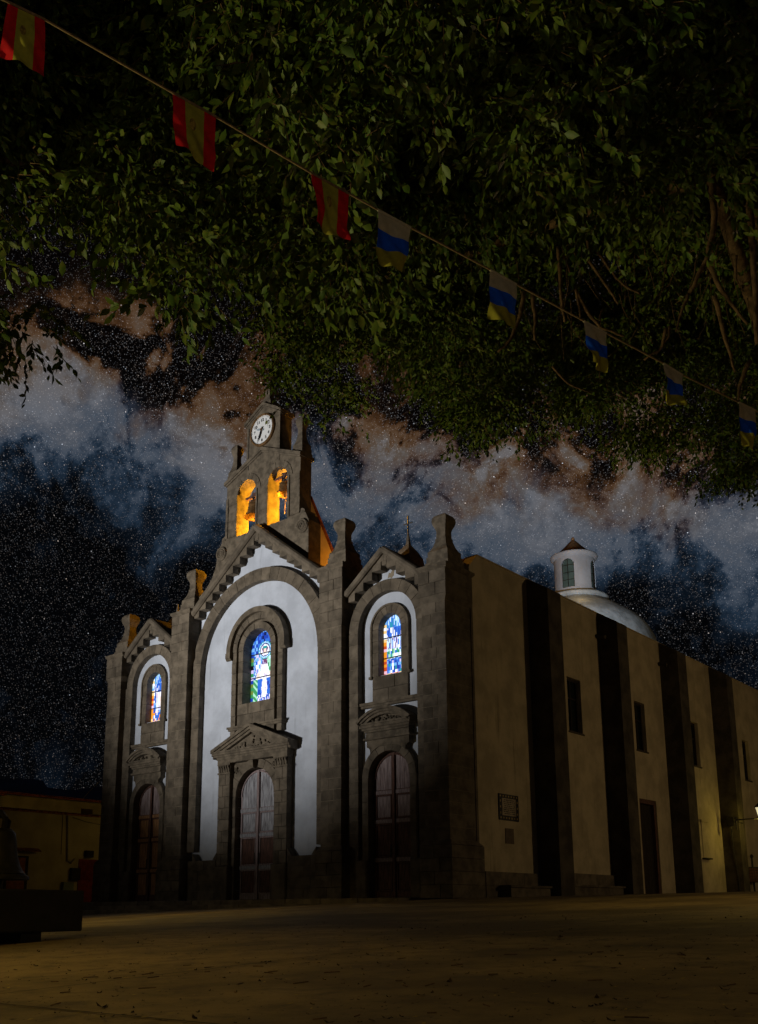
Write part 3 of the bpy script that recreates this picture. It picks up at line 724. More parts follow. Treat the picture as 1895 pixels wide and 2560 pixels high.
# lower shoulders with volutes
MB().prism([(XC, 14.42), (XC+2.62, 12.40), (XC+2.62, 14.25), (XC+2.45, 14.6), (XC+2.2, 14.72), (XC+2.13, 14.6), (XC-2.13, 14.6), (XC-2.2, 14.72), (XC-2.45, 14.4), (XC-2.62, 14.0), (XC-2.62, 12.40)], YB-.03, YB2+.03).prism([(XC-2.62, 11.3), (XC+2.62, 11.3), (XC+2.62, 12.6), (XC-2.62, 12.6)], YW+.36, YB2+.3).build('belfry_base', CARVE, bfo)
fl = [(-2.60, 14.05), (-2.75, 13.5), (-2.95, 13.1), (-3.3, 12.75), (-3.7, 12.5), (-3.7, 11.6), (-2.60, 12.42)]
MB().prism([(XC+a, b) for a, b in fl], YB, YB2-.1).build('shoulder_curve', CARVE, bfo)
for sgn in (-1, 1):
    c = P3(sgn*2.32, YB-.04, 14.06)
    MB().lathe([(0, -.06), (.28, -.06), (.30, -.02), (.30, .5), (0, .5)], (0, 0, 0), 24).build('volute_disc', CARVE, bfo).matrix_world = Matrix.Translation(c)@Matrix.Rotation(-PI/2, 4, 'X')
    sp = []
    for i in range(46):
        a = i/45*2.3*2*PI; r = .27-.22*i/45
        sp.append(c+Vector((-sgn*r*math.cos(a), -.06, r*math.sin(a))))
    MB().tube(sp, [.042]*46, 6).build('volute_scroll', CARVE, bfo)
    MB().loft([(.16, .3, 14.4, XC+sgn*2.22, .93), (.16, .3, 14.75, XC+sgn*2.22, .93), (.05, .28, 14.85, XC+sgn*2.16, .93)]).build('volute_step', CARVE, bfo)
# facing blocks of the belfry piers, with the dark vertical slots left open
for a, b in ((-2.14, -2.0), (-1.955, -1.45), (-.35, -.26), (-.215, .35), (1.45, 1.57), (1.615, 2.14)):
    n = 5; 
    for i in range(n): block(bfo, a, b, YB-.05, YB+.02, 14.66+i*.35, 14.66+(i+1)*.35, CARVE, 'facing_stone', .003, .008)
for cu in (-.9, .9): 
    voussoirs(bfo, cu, 16.40, .545, .80, YB-.03, YB2+.01, 9, name='voussoir', m=CARVE)
    for sgn in (-1, 1):
        for k in range(4):
            a, b = sorted((cu+sgn*.545, cu+sgn*.60)); block(bfo, a, b, YB-.02, YB2+.01, 14.63+k*.44, 14.63+(k+1)*.44, CARVE, 'jamb_stone', .004, .01)
for sgn in (-1, 1):
    MB().prism([(XC, 18.10), (XC+sgn*2.22, 17.17), (XC+sgn*2.22, 17.03), (XC, 17.96)], YB-.12, YB2+.08).prism([(XC, 17.955), (XC+sgn*2.16, 17.05), (XC+sgn*2.16, 16.98), (XC, 17.885)], YB-.07, YB2+.04).build('gable_coping', CARVE, bfo)
    finial(bfo, sgn*1.90, .93, 17.10, .60)
# clock stage
ck = MB().prism([(XC-.97, 17.2), (XC+.97, 17.2), (XC+.97, 19.42), (XC, 19.98), (XC-.97, 19.42)], YB-.02, YB2+.03).build('clock_stage', CARVE, CH)
for sgn in (-1, 1):
    MB().prism([(XC, 20.10), (XC+sgn*1.07, 19.49), (XC+sgn*1.07, 19.36), (XC, 19.97)], YB-.11, YB2+.12).prism([(XC, 19.965), (XC+sgn*1.02, 19.36), (XC+sgn*1.02, 19.29), (XC, 19.895)], YB-.06, YB2+.06).build('gable_coping', CARVE, ck)
MB().prism([(XC-.86, 17.35), (XC-.82, 17.35), (XC-.82, 19.2), (XC-.86, 19.2)], YB-.028, YB).build('slot_shade_strip', BLACK, ck)  # black strip laid on the face for the shade of a groove
MB().loft([(.36, .30, 19.90, XC, .93), (.34, .28, 20.12, XC, .93), (.20, .2, 20.32, XC, .93), (.11, .11, 20.55, XC, .93), (.15, .15, 20.68, XC, .93), (.10, .1, 20.82, XC, .93)]).build('top_finial', CARVE, ck)
# raking buttress behind the belfry
wing = MB().prismx([(1.24, 11.3), (1.24, 15.42), (2.62, 13.40), (2.62, 13.0), (2.15, 12.85), (2.15, 11.3)], XC+1.62, XC+2.10)
wo_ = wing.build('raking_buttress', PLASTER, bfo)
MB().prismx([(1.24, 15.42), (1.24, 15.56), (2.72, 13.42), (2.66, 13.32)], XC+1.56, XC+2.17).build('buttress_coping', TILE, bfo)

# ---- clock (a thing fixed to the belfry)
CK = empty('clock', P3(0, YB-.05, 18.86)); tag(CK, 'round white clock with black numerals high on the stone belfry', 'clock')
def local(o, loc=(0, 0, 0)): o.parent = CK; o.location = loc; return o
rotx = Matrix.Rotation(PI/2, 4, 'X')
def lathe_y(prof, n=48): 
    mb = MB().lathe(prof, (0, 0, 0), n); mb.v = [(x, -z, y) for x, y, z in mb.v]; return mb
RC = .63
local(lathe_y([(RC+.075, -.04), (RC+.075, .05), (RC+.05, .085), (RC, .085), (RC-.005, .03)]).build('rim', BRONZE, CK))
local(lathe_y([(0, .03), (RC-.005, .03), (RC-.005, -.03), (0, -.03)]).build('dial', DIAL, CK))
tk = MB()
for k in range(60):
    a = k*PI/30; r0, r1, w_ = (RC*.90, RC*.965, .010) if k % 5 else (RC*.885, RC*.97, .020)
    d = Vector((math.sin(a), 0, math.cos(a))); q = Vector((d.z, 0, -d.x))*w_/2
    tk.add([d*r0-q+Vector((0, -.034, 0)), d*r1-q+Vector((0, -.034, 0)), d*r1+q+Vector((0, -.034, 0)), d*r0+q+Vector((0, -.034, 0))], [(0, 1, 2, 3)])
local(tk.build('minute_mark', BLACK, CK))['kind'] = 'stuff'
def text_mesh(txt, size, m, name, parent, loc, ex=.003, rot=(PI/2, 0, 0), align='CENTER'):
    cu = bpy.data.curves.new(name, 'FONT'); cu.body = txt; cu.size = size; cu.extrude = ex; cu.offset = .006*size/.2; cu.align_x = align; cu.align_y = 'CENTER'
    t = bpy.data.objects.new(name, cu); COL.objects.link(t); dg = bpy.context.evaluated_depsgraph_get()
    me = bpy.data.meshes.new_from_object(t.evaluated_get(dg)); bpy.data.objects.remove(t); me.materials.clear(); me.materials.append(m)
    o = link(name, me, None, parent); o.location = loc; o.rotation_euler = rot; return o
for k in range(1, 13):
    a = k*PI/6; text_mesh(str(k), .185, BLACK, 'numeral', CK, (math.sin(a)*RC*.70, -.036, math.cos(a)*RC*.70-.005))
def hand(a, ln, wd, m, name, y):
    d = Vector((math.sin(a), 0, math.cos(a))); q = Vector((d.z, 0, -d.x)); e = Vector((0, y, 0)); t = Vector((0, -.012, 0))
    pts = [d*-.12+q*wd*.5, d*-.12-q*wd*.5, d*ln*.55-q*wd*.62, d*ln, d*ln*.55+q*wd*.62]
    n = len(pts); local(MB().add([p+e for p in pts]+[p+e+t for p in pts], [tuple(range(n)), tuple(range(2*n-1, n-1, -1))]+[(i, i+n, (i+1) % n+n, (i+1) % n) for i in range(n)]).build(name, m, CK))
hand(R_(287), RC*.62, .07, HANDG, 'hour_hand', -.05); hand(R_(203), RC*.90, .06, BLACK, 'minute_hand', -.075)
local(lathe_y([(0, .12), (.05, .11), (.06, .03)], 12).build('hub', BRONZE, CK))

# ---- bells
def bell(cu, zl, r, name, label):
    b = empty(name, P3(cu, .93, zl)); tag(b, label, 'bell', 'bells in the belfry arches')
    h = r*1.55
    pf = [(r, 0), (r*.97, .03*h), (r*.80, .20*h), (r*.68, .42*h), (r*.62, .70*h), (r*.58, .86*h), (r*.48, .96*h), (r*.2, 1.0*h), (0, 1.0*h)]
    pi_ = [(a*.92 if i else a, z-.0) for i, (a, z) in enumerate(pf[:-2])]
    link('bell_body', MB().lathe(pf, (0, 0, 0), 28).lathe([(r, 0), (r*.88, .05*h), (r*.72, .2*h), (r*.6, .45*h), (r*.52, .85*h), (0, .92*h)], (0, 0, 0), 28).mesh('bell_body', BRONZE), None, b, True)
    bands = MB()
    for z, rr in ((.16, .835), (.60, .645), (.84, .60)): bands.lathe([(r*rr, z*h-.012), (r*rr+.014, z*h), (r*rr, z*h+.012)], (0, 0, 0), 28)
    bands.build('bell_band', BRONZE, b)
    MB().tube([(0, 0, h*.9), (0, 0, .02), (0, 0, -.10)], [.015, .02, .045], 8).build('clapper', METAL, b)
    cr = MB()
    for k in range(4):
        a = k*PI/2+.4; cr.tube([(.05*math.cos(a), .05*math.sin(a), h), (.12*math.cos(a), .12*math.sin(a), h+.07), (.05*math.cos(a), .05*math.sin(a), h+.20)], .02, 6)
    cr.build('crown_loop', METAL, b)
    yk = MB().box(-.54, .54, -.06, .06, h+.17, h+.27).box(-.11, .11, -.08, .08, h+.27, h+.36); yk.build('yoke', WOODR, b)
    st_ = MB()
    for sx in (-.09, .09): st_.tube([(sx, -.07, h+.02), (sx, -.075, h+.36), (sx, .075, h+.36), (sx, .07, h+.02)], .014, 5)
    st_.build('yoke_strap', METAL, b)
    rp = MB().tube([(0, 0, -.1), (.16, .10, -.55)], .012, 5).tube([(.02, 0, -.1), (-.12, .12, -.75)], .012, 5); rp.build('bell_rope', ROPE, b)
    return b
bell(-.72, 15.35, .46, 'bell', 'larger bronze bell hanging low in the left belfry arch')
bell(.98, 15.85, .36, 'bell', 'smaller bronze bell hanging high in the right belfry arch')

# ---- right side wall, buttresses, openings
XW, XB = -.30, .56
def side_wall(y0, y1, hol, top=11.62, poly=None):
    ys = sorted({y0, y1} | {v for h in hol for v in h[:2]}); mb = MB()
    for a, b in zip(ys[:-1], ys[1:]):
        hs = sorted([h for h in hol if h[0] <= (a+b)/2 <= h[1]], key=lambda h: h[2]); z = -.3
        for h in hs: mb.prismx([(a, z), (b, z), (b, h[2]), (a, h[2])], XW-.45, XW); z = h[3]
        mb.prismx([(a, z), (b, z), (b, top), (a, top)], XW-.45, XW)
    return mb
WIN = [(8.24, 9.33), (14.12, 15.16), (20.28, 21.14), (27.12, 28.06)]
holes = [(a, b, 6.30, 8.44) for a, b in WIN]+[(14.02, 15.70, .10, 4.22)]
swl = side_wall(2.2, 34, holes).prismx([(1.72, -.3), (2.2, -.3), (2.2, 11.62), (1.72, 11.12)], XW-.45, XW)
sw = swl.build('side_wall', PLASTER, CH)
MB().prismx([(1.74, 11.14), (2.2, 11.64), (2.2, 11.2), (1.74, 11.0)], XW-1.6, XW-.46).build('tile_slope', TILE, CH)
MB().prismx([(2.2, 11.62), (34, 11.62), (34, 11.67), (2.2, 11.67)], XW-.5, XW+.03).build('parapet_edge', PLASTER, CH)
BUT = [(5.50, 6.47), (11.08, 12.0), (17.13, 18.1), (23.15, 23.95)]
for y0, y1 in BUT:
    b = MB().prism([(XW-.05, -.4), (XB, -.4), (XB, 11.12), (XW-.05, 11.70)], y0, y1).build('buttress', DARKST, CH)
for y0, y1 in ((11.08, 12.0), (17.13, 18.1)):
    sp_ = MB().tube([(XW-.02, y0-.12, 10.62), (XW+.40, y0-.14, 10.50)], .09, 8)
    sp_.build('water_spout', DARKST, CH)
for a, b, zt in ((2.0, 5.5, .86), (6.47, 11.08, .95)): 
    n = 3
    pl = MB().box(XW-.1, XW+.10, a, b, -.3, zt).build('stone_plinth', MORTAR, CH)
    for i in range(n):
        y = a+(b-a)*i/n; y2 = a+(b-a)*(i+1)/n
        for z0, z1 in ((-.1, zt/2), (zt/2, zt)):
            MB().box(XW-.05, XW+.13, y+.006, y2-.006, z0+.005, z1-.005).build('plinth_stone', STONE, pl)
for a, b, z in ((2.75, 5.46, .43), (6.52, 11.04, .52)):
    bn = MB().box(XW+.13, XW+.52, a+.1, b-.1, -.3, z-.07).build('stone_bench', STONE, CH)
    for i in range(2):
        y = a+(b-a)*i/2; y2 = a+(b-a)*(i+1)/2; MB().box(XW+.11, XW+.58, y+.006, y2-.006, z-.07, z).build('seat_slab', STONE, bn)
for i, (a, b) in enumerate(WIN):
    f = MB().box(XW-.30, XW-.16, a, b, 6.30, 6.40).box(XW-.30, XW-.16, a, b, 8.34, 8.44).box(XW-.30, XW-.16, a, a+.09, 6.40, 8.34).box(XW-.30, XW-.16, b-.09, b, 6.40, 8.34)
    f = f.build('side_window', DARKW, CH)
    MB().box(XW-.27, XW-.18, (a+b)/2-.03, (a+b)/2+.03, 6.40, 8.34).build('mullion', DARKW, f)
    MB().box(XW-.27, XW-.19, a+.09, b-.09, 7.64, 7.70).build('transom', DARKW, f)
    for y0, y1 in ((a+.09, (a+b)/2-.03), ((a+b)/2+.03, b-.09)):
        for z0, z1 in ((6.40, 7.64), (7.70, 8.34)): MB().box(XW-.25, XW-.23, y0, y1, z0, z1).build('pane', GLASSD, f)
    MB().box(XW-.16, XW+.05, a-.06, b+.06, 6.24, 6.30).build('window_sill', DARKST, f)
sdo = MB().box(XW-.28, XW-.05, 14.02, 14.17, .1, 4.22).box(XW-.28, XW-.05, 15.53, 15.70, .1, 4.22).box(XW-.28, XW-.05, 14.17, 15.53, 4.04, 4.22).build('side_door', WOODR, CH)
for k in range(4):
    y = 14.17+1.36*k/4; MB().box(XW-.27, XW-.20, y+.006, y+.334, .1, 4.04).build('door_board', DARKW, sdo)
nf = MB().box(XW, XW+.03, 20.55, 21.25, 2.0, 3.66).build('wall_niche_frame', PLASTER, CH)
MB().box(XW+.03, XW+.10, 20.42, 21.28, 3.66, 3.76).build('niche_lintel', PLASTER, nf); MB().box(XW, XW+.16, 20.4, 21.3, 1.93, 1.99).build('niche_shelf', DARKW, nf)

# ---- dome and lantern far back
DC = Vector((-9.42, 27.0, 0)); va = math.atan2(CAMP.y-DC.y, CAMP.x-DC.x)
dp = [(4.62, 13.6), (4.60, 14.8), (4.45, 15.4), (4.12, 16.05), (3.65, 16.6), (3.02, 17.1), (2.4, 17.52), (1.7, 17.95)]
dm = MB().lathe([(r, z) for r, z in dp], (DC.x, DC.y, 0), 56).build('dome', DOMEM, CH, True)
MB().lathe([(4.75, 11.2), (4.75, 13.5), (4.9, 13.55), (4.9, 13.7), (4.55, 13.75)], (DC.x, DC.y, 0), 48).build('dome_drum', WHITE, CH)
MB().lathe([(1.70, 17.90), (1.92, 17.98), (1.95, 18.10), (1.84, 18.20), (1.5, 18.28), (1.2, 18.32)], (DC.x, DC.y, 0), 48).build('lantern_base_ring', DOMEM, dm, True)
RL = 1.23; wa = [va-R_(20)+k*PI/2 for k in range(4)]; whw = .40/RL
# lantern wall as sectors between four tall windows
ln = MB(); nseg = 96; zs0, zsp_, zt = 18.28, 20.02, 20.62
def wintop(a):
    for w0 in wa:
        d = (a-w0+PI) % (2*PI)-PI
        if abs(d) < whw: return zsp_+.40*math.sqrt(max(0, 1-(d/whw)**2))
    return None
for i in range(nseg):
    a0, a1 = 2*PI*i/nseg, 2*PI*(i+1)/nseg; am = (a0+a1)/2
    ca = [(DC.x+r*math.cos(a), DC.y+r*math.sin(a)) for r in (RL, RL-.12) for a in (a0, a1)]
    zb = wintop(am)
    for z0, z1 in ([(zs0, 18.60), (zb, zt)] if zb else [(zs0, zt)]):
        ln.add([(*ca[0], z0), (*ca[1], z0), (*ca[3], z0), (*ca[2], z0), (*ca[0], z1), (*ca[1], z1), (*ca[3], z1), (*ca[2], z1)],
               [(0, 1, 2, 3), (4, 5, 6, 7), (0, 1, 5, 4), (1, 2, 6, 5), (2, 3, 7, 6), (3, 0, 4, 7)])
ln = ln.build('lantern', WHITE, CH)
MB().lathe([(RL-.02, 20.60), (RL+.06, 20.62), (RL+.17, 20.70), (RL+.21, 20.80), (RL+.19, 20.86), (RL+.0, 20.90)], (DC.x, DC.y, 0), 48).build('lantern_cornice', WHITE, ln, True)
MB().lathe([(RL+.14, 20.87), (.95, 21.12), (.55, 21.50), (.22, 21.86), (.10, 21.96), (.12, 22.05), (.06, 22.16), (0, 22.2)], (DC.x, DC.y, 0), 40).build('lantern_cap', pos_mat('brown_lantern_tiles', (.26, .16, .085), var=.4, scale=7, bump=.6, bscale=25, rough=.9), ln, False)
for w0 in wa:
    f = MB(); rr = RL-.07
    def pt(d, z, r=rr): return Vector((DC.x+r*math.cos(w0+d), DC.y+r*math.sin(w0+d), z))
    for d in (-whw, 0, whw): f.tube([pt(d, 18.6), pt(d, 20.42 if d == 0 else 20.02)], .022, 5)
    for z in (18.62, 19.09, 19.55, 20.02): f.tube([pt(-whw, z), pt(0, z), pt(whw, z)], .018, 5)
    f.tube([pt(whw*math.cos(t), 20.02+.40*math.sin(t)) for t in np.linspace(0, PI, 12)], .022, 5)
    fo = f.build('lantern_window', DARKW, ln)
    for s0, s1 in ((-1, 0), (0, 1)):
        for z0, z1 in ((18.62, 19.09), (19.09, 19.55), (19.55, 20.02)):
            q = [pt(whw*s0, z0, rr-.02), pt(whw*s1, z0, rr-.02), pt(whw*s1, z1, rr-.02), pt(whw*s0, z1, rr-.02)]
            MB().add(q, [(0, 1, 2, 3)]).build('pane', GLASSG, ln)
        q = [pt(0, 20.02, rr-.02)]+[pt(whw*(s0+s1)*math.cos(t), 20.02+.40*math.sin(t), rr-.02) for t in np.linspace(0, PI/2, 7)]
        MB().add(q, [tuple(range(8))]).build('pane', GLASSG, ln)

# ---- wall plaques (things)
pq = empty('wall_plaque', (XW, 3.68, 3.02)); tag(pq, 'tiled plaque with dark patterned border and pale inscription on cream side wall', 'plaque', None)
MB().box(0, .035, -.62, .62, -.44, .44).build('border', BLACK, pq)
MB().box(.035, .042, -.43, .43, -.28, .30).build('inscription_panel', mat('pale_tile', (.34, .28, .20), rough=.4), pq)
ln_ = MB()
for k in range(8):
    z = .24-k*.065; y = -.34+.06*random.random(); 
    while y < .33:
        l = random.uniform(.04, .13); ln_.box(.042, .044, y, min(.36, y+l), z-.014, z+.014); y += l+.035
ln_.build('inscription_line', BLACK, pq)['kind'] = 'stuff'
tl = MB(); 
for k in range(7):
    for z in (-.36, .37): tl.lathe([(0, .004), (.045, .002), (.05, 0)], (0, 0, 0), 8) if False else tl.box(.036, .039, -.52+k*.17-.035, -.52+k*.17+.035, z-.03, z+.03)
for k in range(3):
    for y in (-.53, .53): tl.box(.036, .039, y-.03, y+.03, -.2+k*.2-.035, -.2+k*.2+.035)
tl.build('border_motif', mat('yellow_glaze', (.30, .22, .07), rough=.35), pq)['kind'] = 'stuff'
p2 = MB().box(XW, XW+.02, 3.43, 3.95, 1.81, 2.32).build('wall_plaque', mat('brown_bronze_plate', (.10, .065, .04), rough=.5, var=.3), None); tag(p2, 'small plain brown metal plate under the tiled plaque', 'plaque')

# ---- wall lantern on the fourth buttress
LP = on_x(1908, 2046, 1.85)
sl = empty('wall_lantern', (XB, LP.y, LP.z)); tag(sl, 'lit square street lantern on an iron bracket at the far buttress', 'street lamp')
br = MB().tube([(0, 0, 0), (1.18, 0, .02)], .035, 6)
for i in range(1): br.tube([(.04, 0, -.30)]+[(.04+.20*math.sin(t), 0, -.17-.13*math.cos(t)) for t in np.linspace(.0, 4.4, 14)], .016, 5)
br.box(-.01, .03, -.06, .06, -.45, .15); br.build('bracket', METAL, sl)
lx = 1.19
gl_ = MB().loft([(.09, .09, .10, lx, 0), (.17, .17, .52, lx, 0)]); gl_.build('lamp_glass', emit('lit_lamp_glass', (1., .85, .5), .7), sl)
fr_ = MB()
for sx in (-1, 1):
    for sy in (-1, 1): fr_.tube([(lx+sx*.095, sy*.095, .08), (lx+sx*.18, sy*.18, .53)], .014, 5)
fr_.loft([(.20, .20, .53, lx, 0), (.19, .19, .57, lx, 0), (.06, .06, .73, lx, 0), (.03, .03, .83, lx, 0)]); fr_.loft([(.05, .05, 0, lx, 0), (.11, .11, .09, lx, 0)])
fr_.build('lamp_frame', METAL, sl)
lamp('lantern_light', 'POINT', (XB+lx-.05, LP.y, LP.z-.15), 40, (1., .74, .12), radius=.12)
jb = on_x(1818, 2050, XB-.35); 
jbx = MB().box(XB-.55, XB-.2, 23.02, 23.15, LP.z-.25, LP.z+.18).build('junction_box', METAL, None); tag(jbx, 'dark electrical box with cable on the far buttress beside the lantern', 'electrical box')
MB().tube([(XB-.37, 23.10, LP.z-.25), (XB-.35, 23.11, LP.z-1.4), (XB-.22, 23.12, LP.z-2.9), (XB-.2, 23.12, .2)], .022, 5).build('cable', METAL, jbx)
MB().tube([(XB-.2, 23.08, LP.z-.05), (XB+.1, 23.5, LP.z-.12), (XB+.03, LP.y, LP.z-.02)], .014, 5).build('cable', METAL, jbx)
# litter bin by the far end of the wall
LB = at(1888, 2240, 49); gzb = gz(LB.x, LB.y)
lb = empty('litter_bin', (LB.x, LB.y, gzb)); tag(lb, 'dark slatted litter bin on a post at the far end of the side wall', 'bin')
MB().tube([(0, 0, -.1), (0, 0, 2.05)], .05, 8).lathe([(0, 2.0), (.08, 2.05), (.09, 2.12), (.05, 2.2), (0, 2.22)], (0, 0, 0), 12).build('post', METAL, lb)
for k in range(5): MB().lathe([(.36-.03*(k == 0), .82+k*.145), (.40-.02*(k == 0), .83+k*.145), (.40, .94+k*.145), (.36, .95+k*.145)], (0, 0, 0), 20).build('slat', WOODR, lb)
MB().lathe([(0, .80), (.34, .80), (.36, .84), (.36, 1.5), (.42, 1.52), (.42, 1.56), (.34, 1.57)], (0, 0, 0), 20).build('drum', METAL, lb)

# ================================================================== HOUSES ON THE LEFT
def tile_row(parent, x, y0, y1, z, n, r=.085, ln=.30, dx=1):
    me = MB()
    k = 7; vs = []
    for e, rr in ((0, r), (-ln, r*.8)):
        for i in range(k+1):
            a = PI*i/k; vs.append((e, rr*math.cos(a), rr*math.sin(a)*.8))
        for i in range(k+1):
            a = PI*i/k; vs.append((e, (rr-.02)*math.cos(a), (rr-.02)*math.sin(a)*.8))
    m = k+1; fs = []
    for i in range(k): fs += [(i, i+1, 2*m+i+1, 2*m+i), (m+i, m+i+1, 3*m+i+1, 3*m+i), (i, i+1, m+i+1, m+i)]
    me = me.add(vs, fs).mesh('roof_tile', TILE)
    for i in range(n):
        o = link('roof_tile', me, None, parent); o.location = (x+random.uniform(-.01, .01), y0+(y1-y0)*(i+.5)/n, z); o.rotation_euler = (0, R_(8), random.uniform(-.04, .04))
def house(name, label, x, y0, y1, zt, depth, m, eave=True):
    h = empty(name, (x, (y0+y1)/2, 0)); tag(h, label, 'house', 'houses behind the church')
    w_ = MB().box(-depth, 0, y0-(y0+y1)/2, y1-(y0+y1)/2, -1.5, zt).build('wall', m, h)
    yc = (y0+y1)/2
    rfm = MB().prism([(-depth-.1, zt+.0), (.16, zt+.0), (.16, zt+.06), (-depth/2, zt+.55), (-depth-.1, zt+.06)], y0-yc-.1, y1-yc+.1)
    rf_ = rfm.build('roof', TILE, h)
    tile_row(rf_, .22, y0-yc, y1-yc, zt+.05, int((y1-y0)/.22))
    return h, yc
HX = -27.
H1, yc = house('house', 'low cream house with tiled eave, red louvred door and downpipe, left of church', HX, -8, 9.5, 4.52, 8, HOUSEW)
dr = MB().box(0, .05, 4.75-yc, 5.85-yc, .0, 2.31).build('door', DOORR, H1); dr['label'] = 'dark red door with louvres'
for k in range(9): MB().box(.05, .075, 4.85-yc+k*.10, 4.90-yc+k*.10, 1.25, 2.22).build('louvre', DOORR, dr)
d2 = MB().box(0, .05, .72-yc, 1.75-yc, -.3, 2.26).build('door', DOORO, H1); d2['label'] = 'orange brown door under a small tile hood'
MB().box(.0, .08, 1.70-yc, 1.83-yc, -.3, 2.34).box(0, .08, .62-yc, .72-yc, -.3, 2.34).box(0, .08, .72-yc, 1.70-yc, 2.26, 2.34).build('door_frame', DARKW, d2)
hd_ = MB().prism([(0, 2.62), (.34, 2.55), (.34, 2.60), (0, 2.74)], .45-yc, 2.35-yc).build('tile_hood', TILE, H1); tile_row(hd_, .36, .45-yc, 2.35-yc, 2.58, 8)
MB().tube([(.06, 3.90-yc, 4.5), (.06, 3.97-yc, 3.4), (.06, 4.04-yc, 2.2), (.06, 4.25-yc, 2.08), (.06, 4.45-yc, 2.3)], .045, 8).build('downpipe', mat('grey_pvc', (.30, .26, .20), rough=.6), H1)
MB().tube([(.03, 3.62-yc, 4.5), (.03, 3.66-yc, 2.5)], .014, 5).tube([(.03, 4.2-yc, 4.42), (.03, 5.0-yc, 4.25), (.03, 6.4-yc, 4.10)], .012, 5).build('cable', METAL, H1)
for (y, z, a, b) in ((5.27, 2.58, .22, .17), (4.50, 1.53, .26, .30), (4.1, .9, .30, .22)): MB().box(0, .22, y-a-yc, y+a-yc, z-b, z+b).build('meter_box', DARKW if z > 1 else HOUSEG, H1)
MB().box(0, .16, 3.75-yc, 4.7-yc, .56, .66).build('ledge', HOUSEW, H1)
H2, yc2 = house('house', 'pale greenish upper house with orange tiled eave behind the low cream house', HX-4.2, -6, 2.6, 5.75, 6, HOUSEG)
H3, yc3 = house('house', 'grey set back house with sloping tiled eave next to the church pier', HX-6.5, 2.7, 14, 6.15, 6, HOUSEG)
MB().box(.0, .03, 9.0-yc3, 9.8-yc3, 5.0, 5.7).build('window', DARKW, H3)
wire = MB().tube([at(205, 1999, 55), at(222, 1980, 53), at(250, 1952, 51)], .02, 5).build('overhead_wire', mat('pale_cable', (.5, .5, .48), rough=.6), None); tag(wire, 'thin pale wire rising from the house eave towards the church', 'wire')

# ridge added in place of a strip of blue dusk sky
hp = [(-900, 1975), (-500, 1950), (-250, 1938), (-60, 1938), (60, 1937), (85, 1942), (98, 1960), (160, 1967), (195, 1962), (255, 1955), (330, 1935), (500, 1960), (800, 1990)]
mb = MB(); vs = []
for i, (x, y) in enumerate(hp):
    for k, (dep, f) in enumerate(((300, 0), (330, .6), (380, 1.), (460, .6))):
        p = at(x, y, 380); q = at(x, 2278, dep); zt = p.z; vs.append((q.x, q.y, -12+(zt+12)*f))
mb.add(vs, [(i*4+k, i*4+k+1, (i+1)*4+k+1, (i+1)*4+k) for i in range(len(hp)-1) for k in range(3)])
tag(mb.build('dusk_sky_ridge', HILL_HAZE, None, True), kind='structure')

# ================================================================== BELL MONUMENT
c0 = at(160, 2276, 13.1); c1 = at(-170, 2276, 11.3); ax = (c0-c1); ax.z = 0; ln0 = ax.length; ax.normalize(); ang = math.atan2(ax.y, ax.x)
mon = empty('slab_bench', (c0.x, c0.y, gz(c0.x, c0.y))); mon.rotation_euler = (0, 0, ang)
tag(mon, 'dark heavy slab on a low foot under the big bell, at the left edge', 'plinth')
g0 = gz(c0.x, c0.y); zt = at(160, 2227, 13.1).z-g0; zb = at(160, 2327, 13.1).z-g0
sb = MB().loft([(ln0/2-.01, .33, zb, -ln0/2, .0), (ln0/2, .34, zb+.02, -ln0/2, 0), (ln0/2, .34, zt-.02, -ln0/2, 0), (ln0/2-.01, .33, zt, -ln0/2, 0)]).build('slab', CORTEN, mon)
fx = -.82; MB().box(fx-.17, fx+.17, -.28, .28, -.35, zb).build('foot', CORTEN, mon); MB().box(fx-1.5, fx-1.15, -.28, .28, -.35, zb).build('foot', CORTEN, mon)
bc = at(-12, 2228, 12.4)
bm_ = empty('monument_bell', (bc.x, bc.y, g0+zt)); bm_.scale = (.745, .745, .745); tag(bm_, 'large dark bronze bell mounted on the slab at the left edge', 'bell')
rb = .54; hb_ = .88; zo = .17
link('bell_body', MB().lathe([(rb, zo), (rb, zo+.05), (rb*.86, zo+.10), (rb*.70, zo+.24), (rb*.60, zo+.42), (rb*.54, zo+.66), (rb*.49, zo+.80), (rb*.36, zo+.87), (0, zo+.89)], (0, 0, 0), 40).lathe([(rb, zo), (rb*.8, zo+.05), (rb*.5, zo+.5), (0, zo+.8)], (0, 0, 0), 40).mesh('bell_body', BRONZED), None, bm_, True)
MB().lathe([(rb*.87, zo+.085), (rb*.90, zo+.10), (rb*.86, zo+.115)], (0, 0, 0), 40).build('bell_band', BRONZED, bm_)
MB().tube([(-.12, 0, zo+.86), (-.15, 0, zo+1.05), (0, 0, zo+1.16), (.15, 0, zo+1.05), (.12, 0, zo+.86)], .05, 8).tube([(0, -.12, zo+.86), (0, -.15, zo+1.0), (0, 0, zo+1.12), (0, .15, zo+1.0), (0, .12, zo+.86)], .05, 8).build('crown_loop', BRONZED, bm_)
MB().lathe([(.10, 0), (.10, zo+.3), (.16, zo+.3)], (0, 0, 0), 16).build('support', BRONZED, bm_)

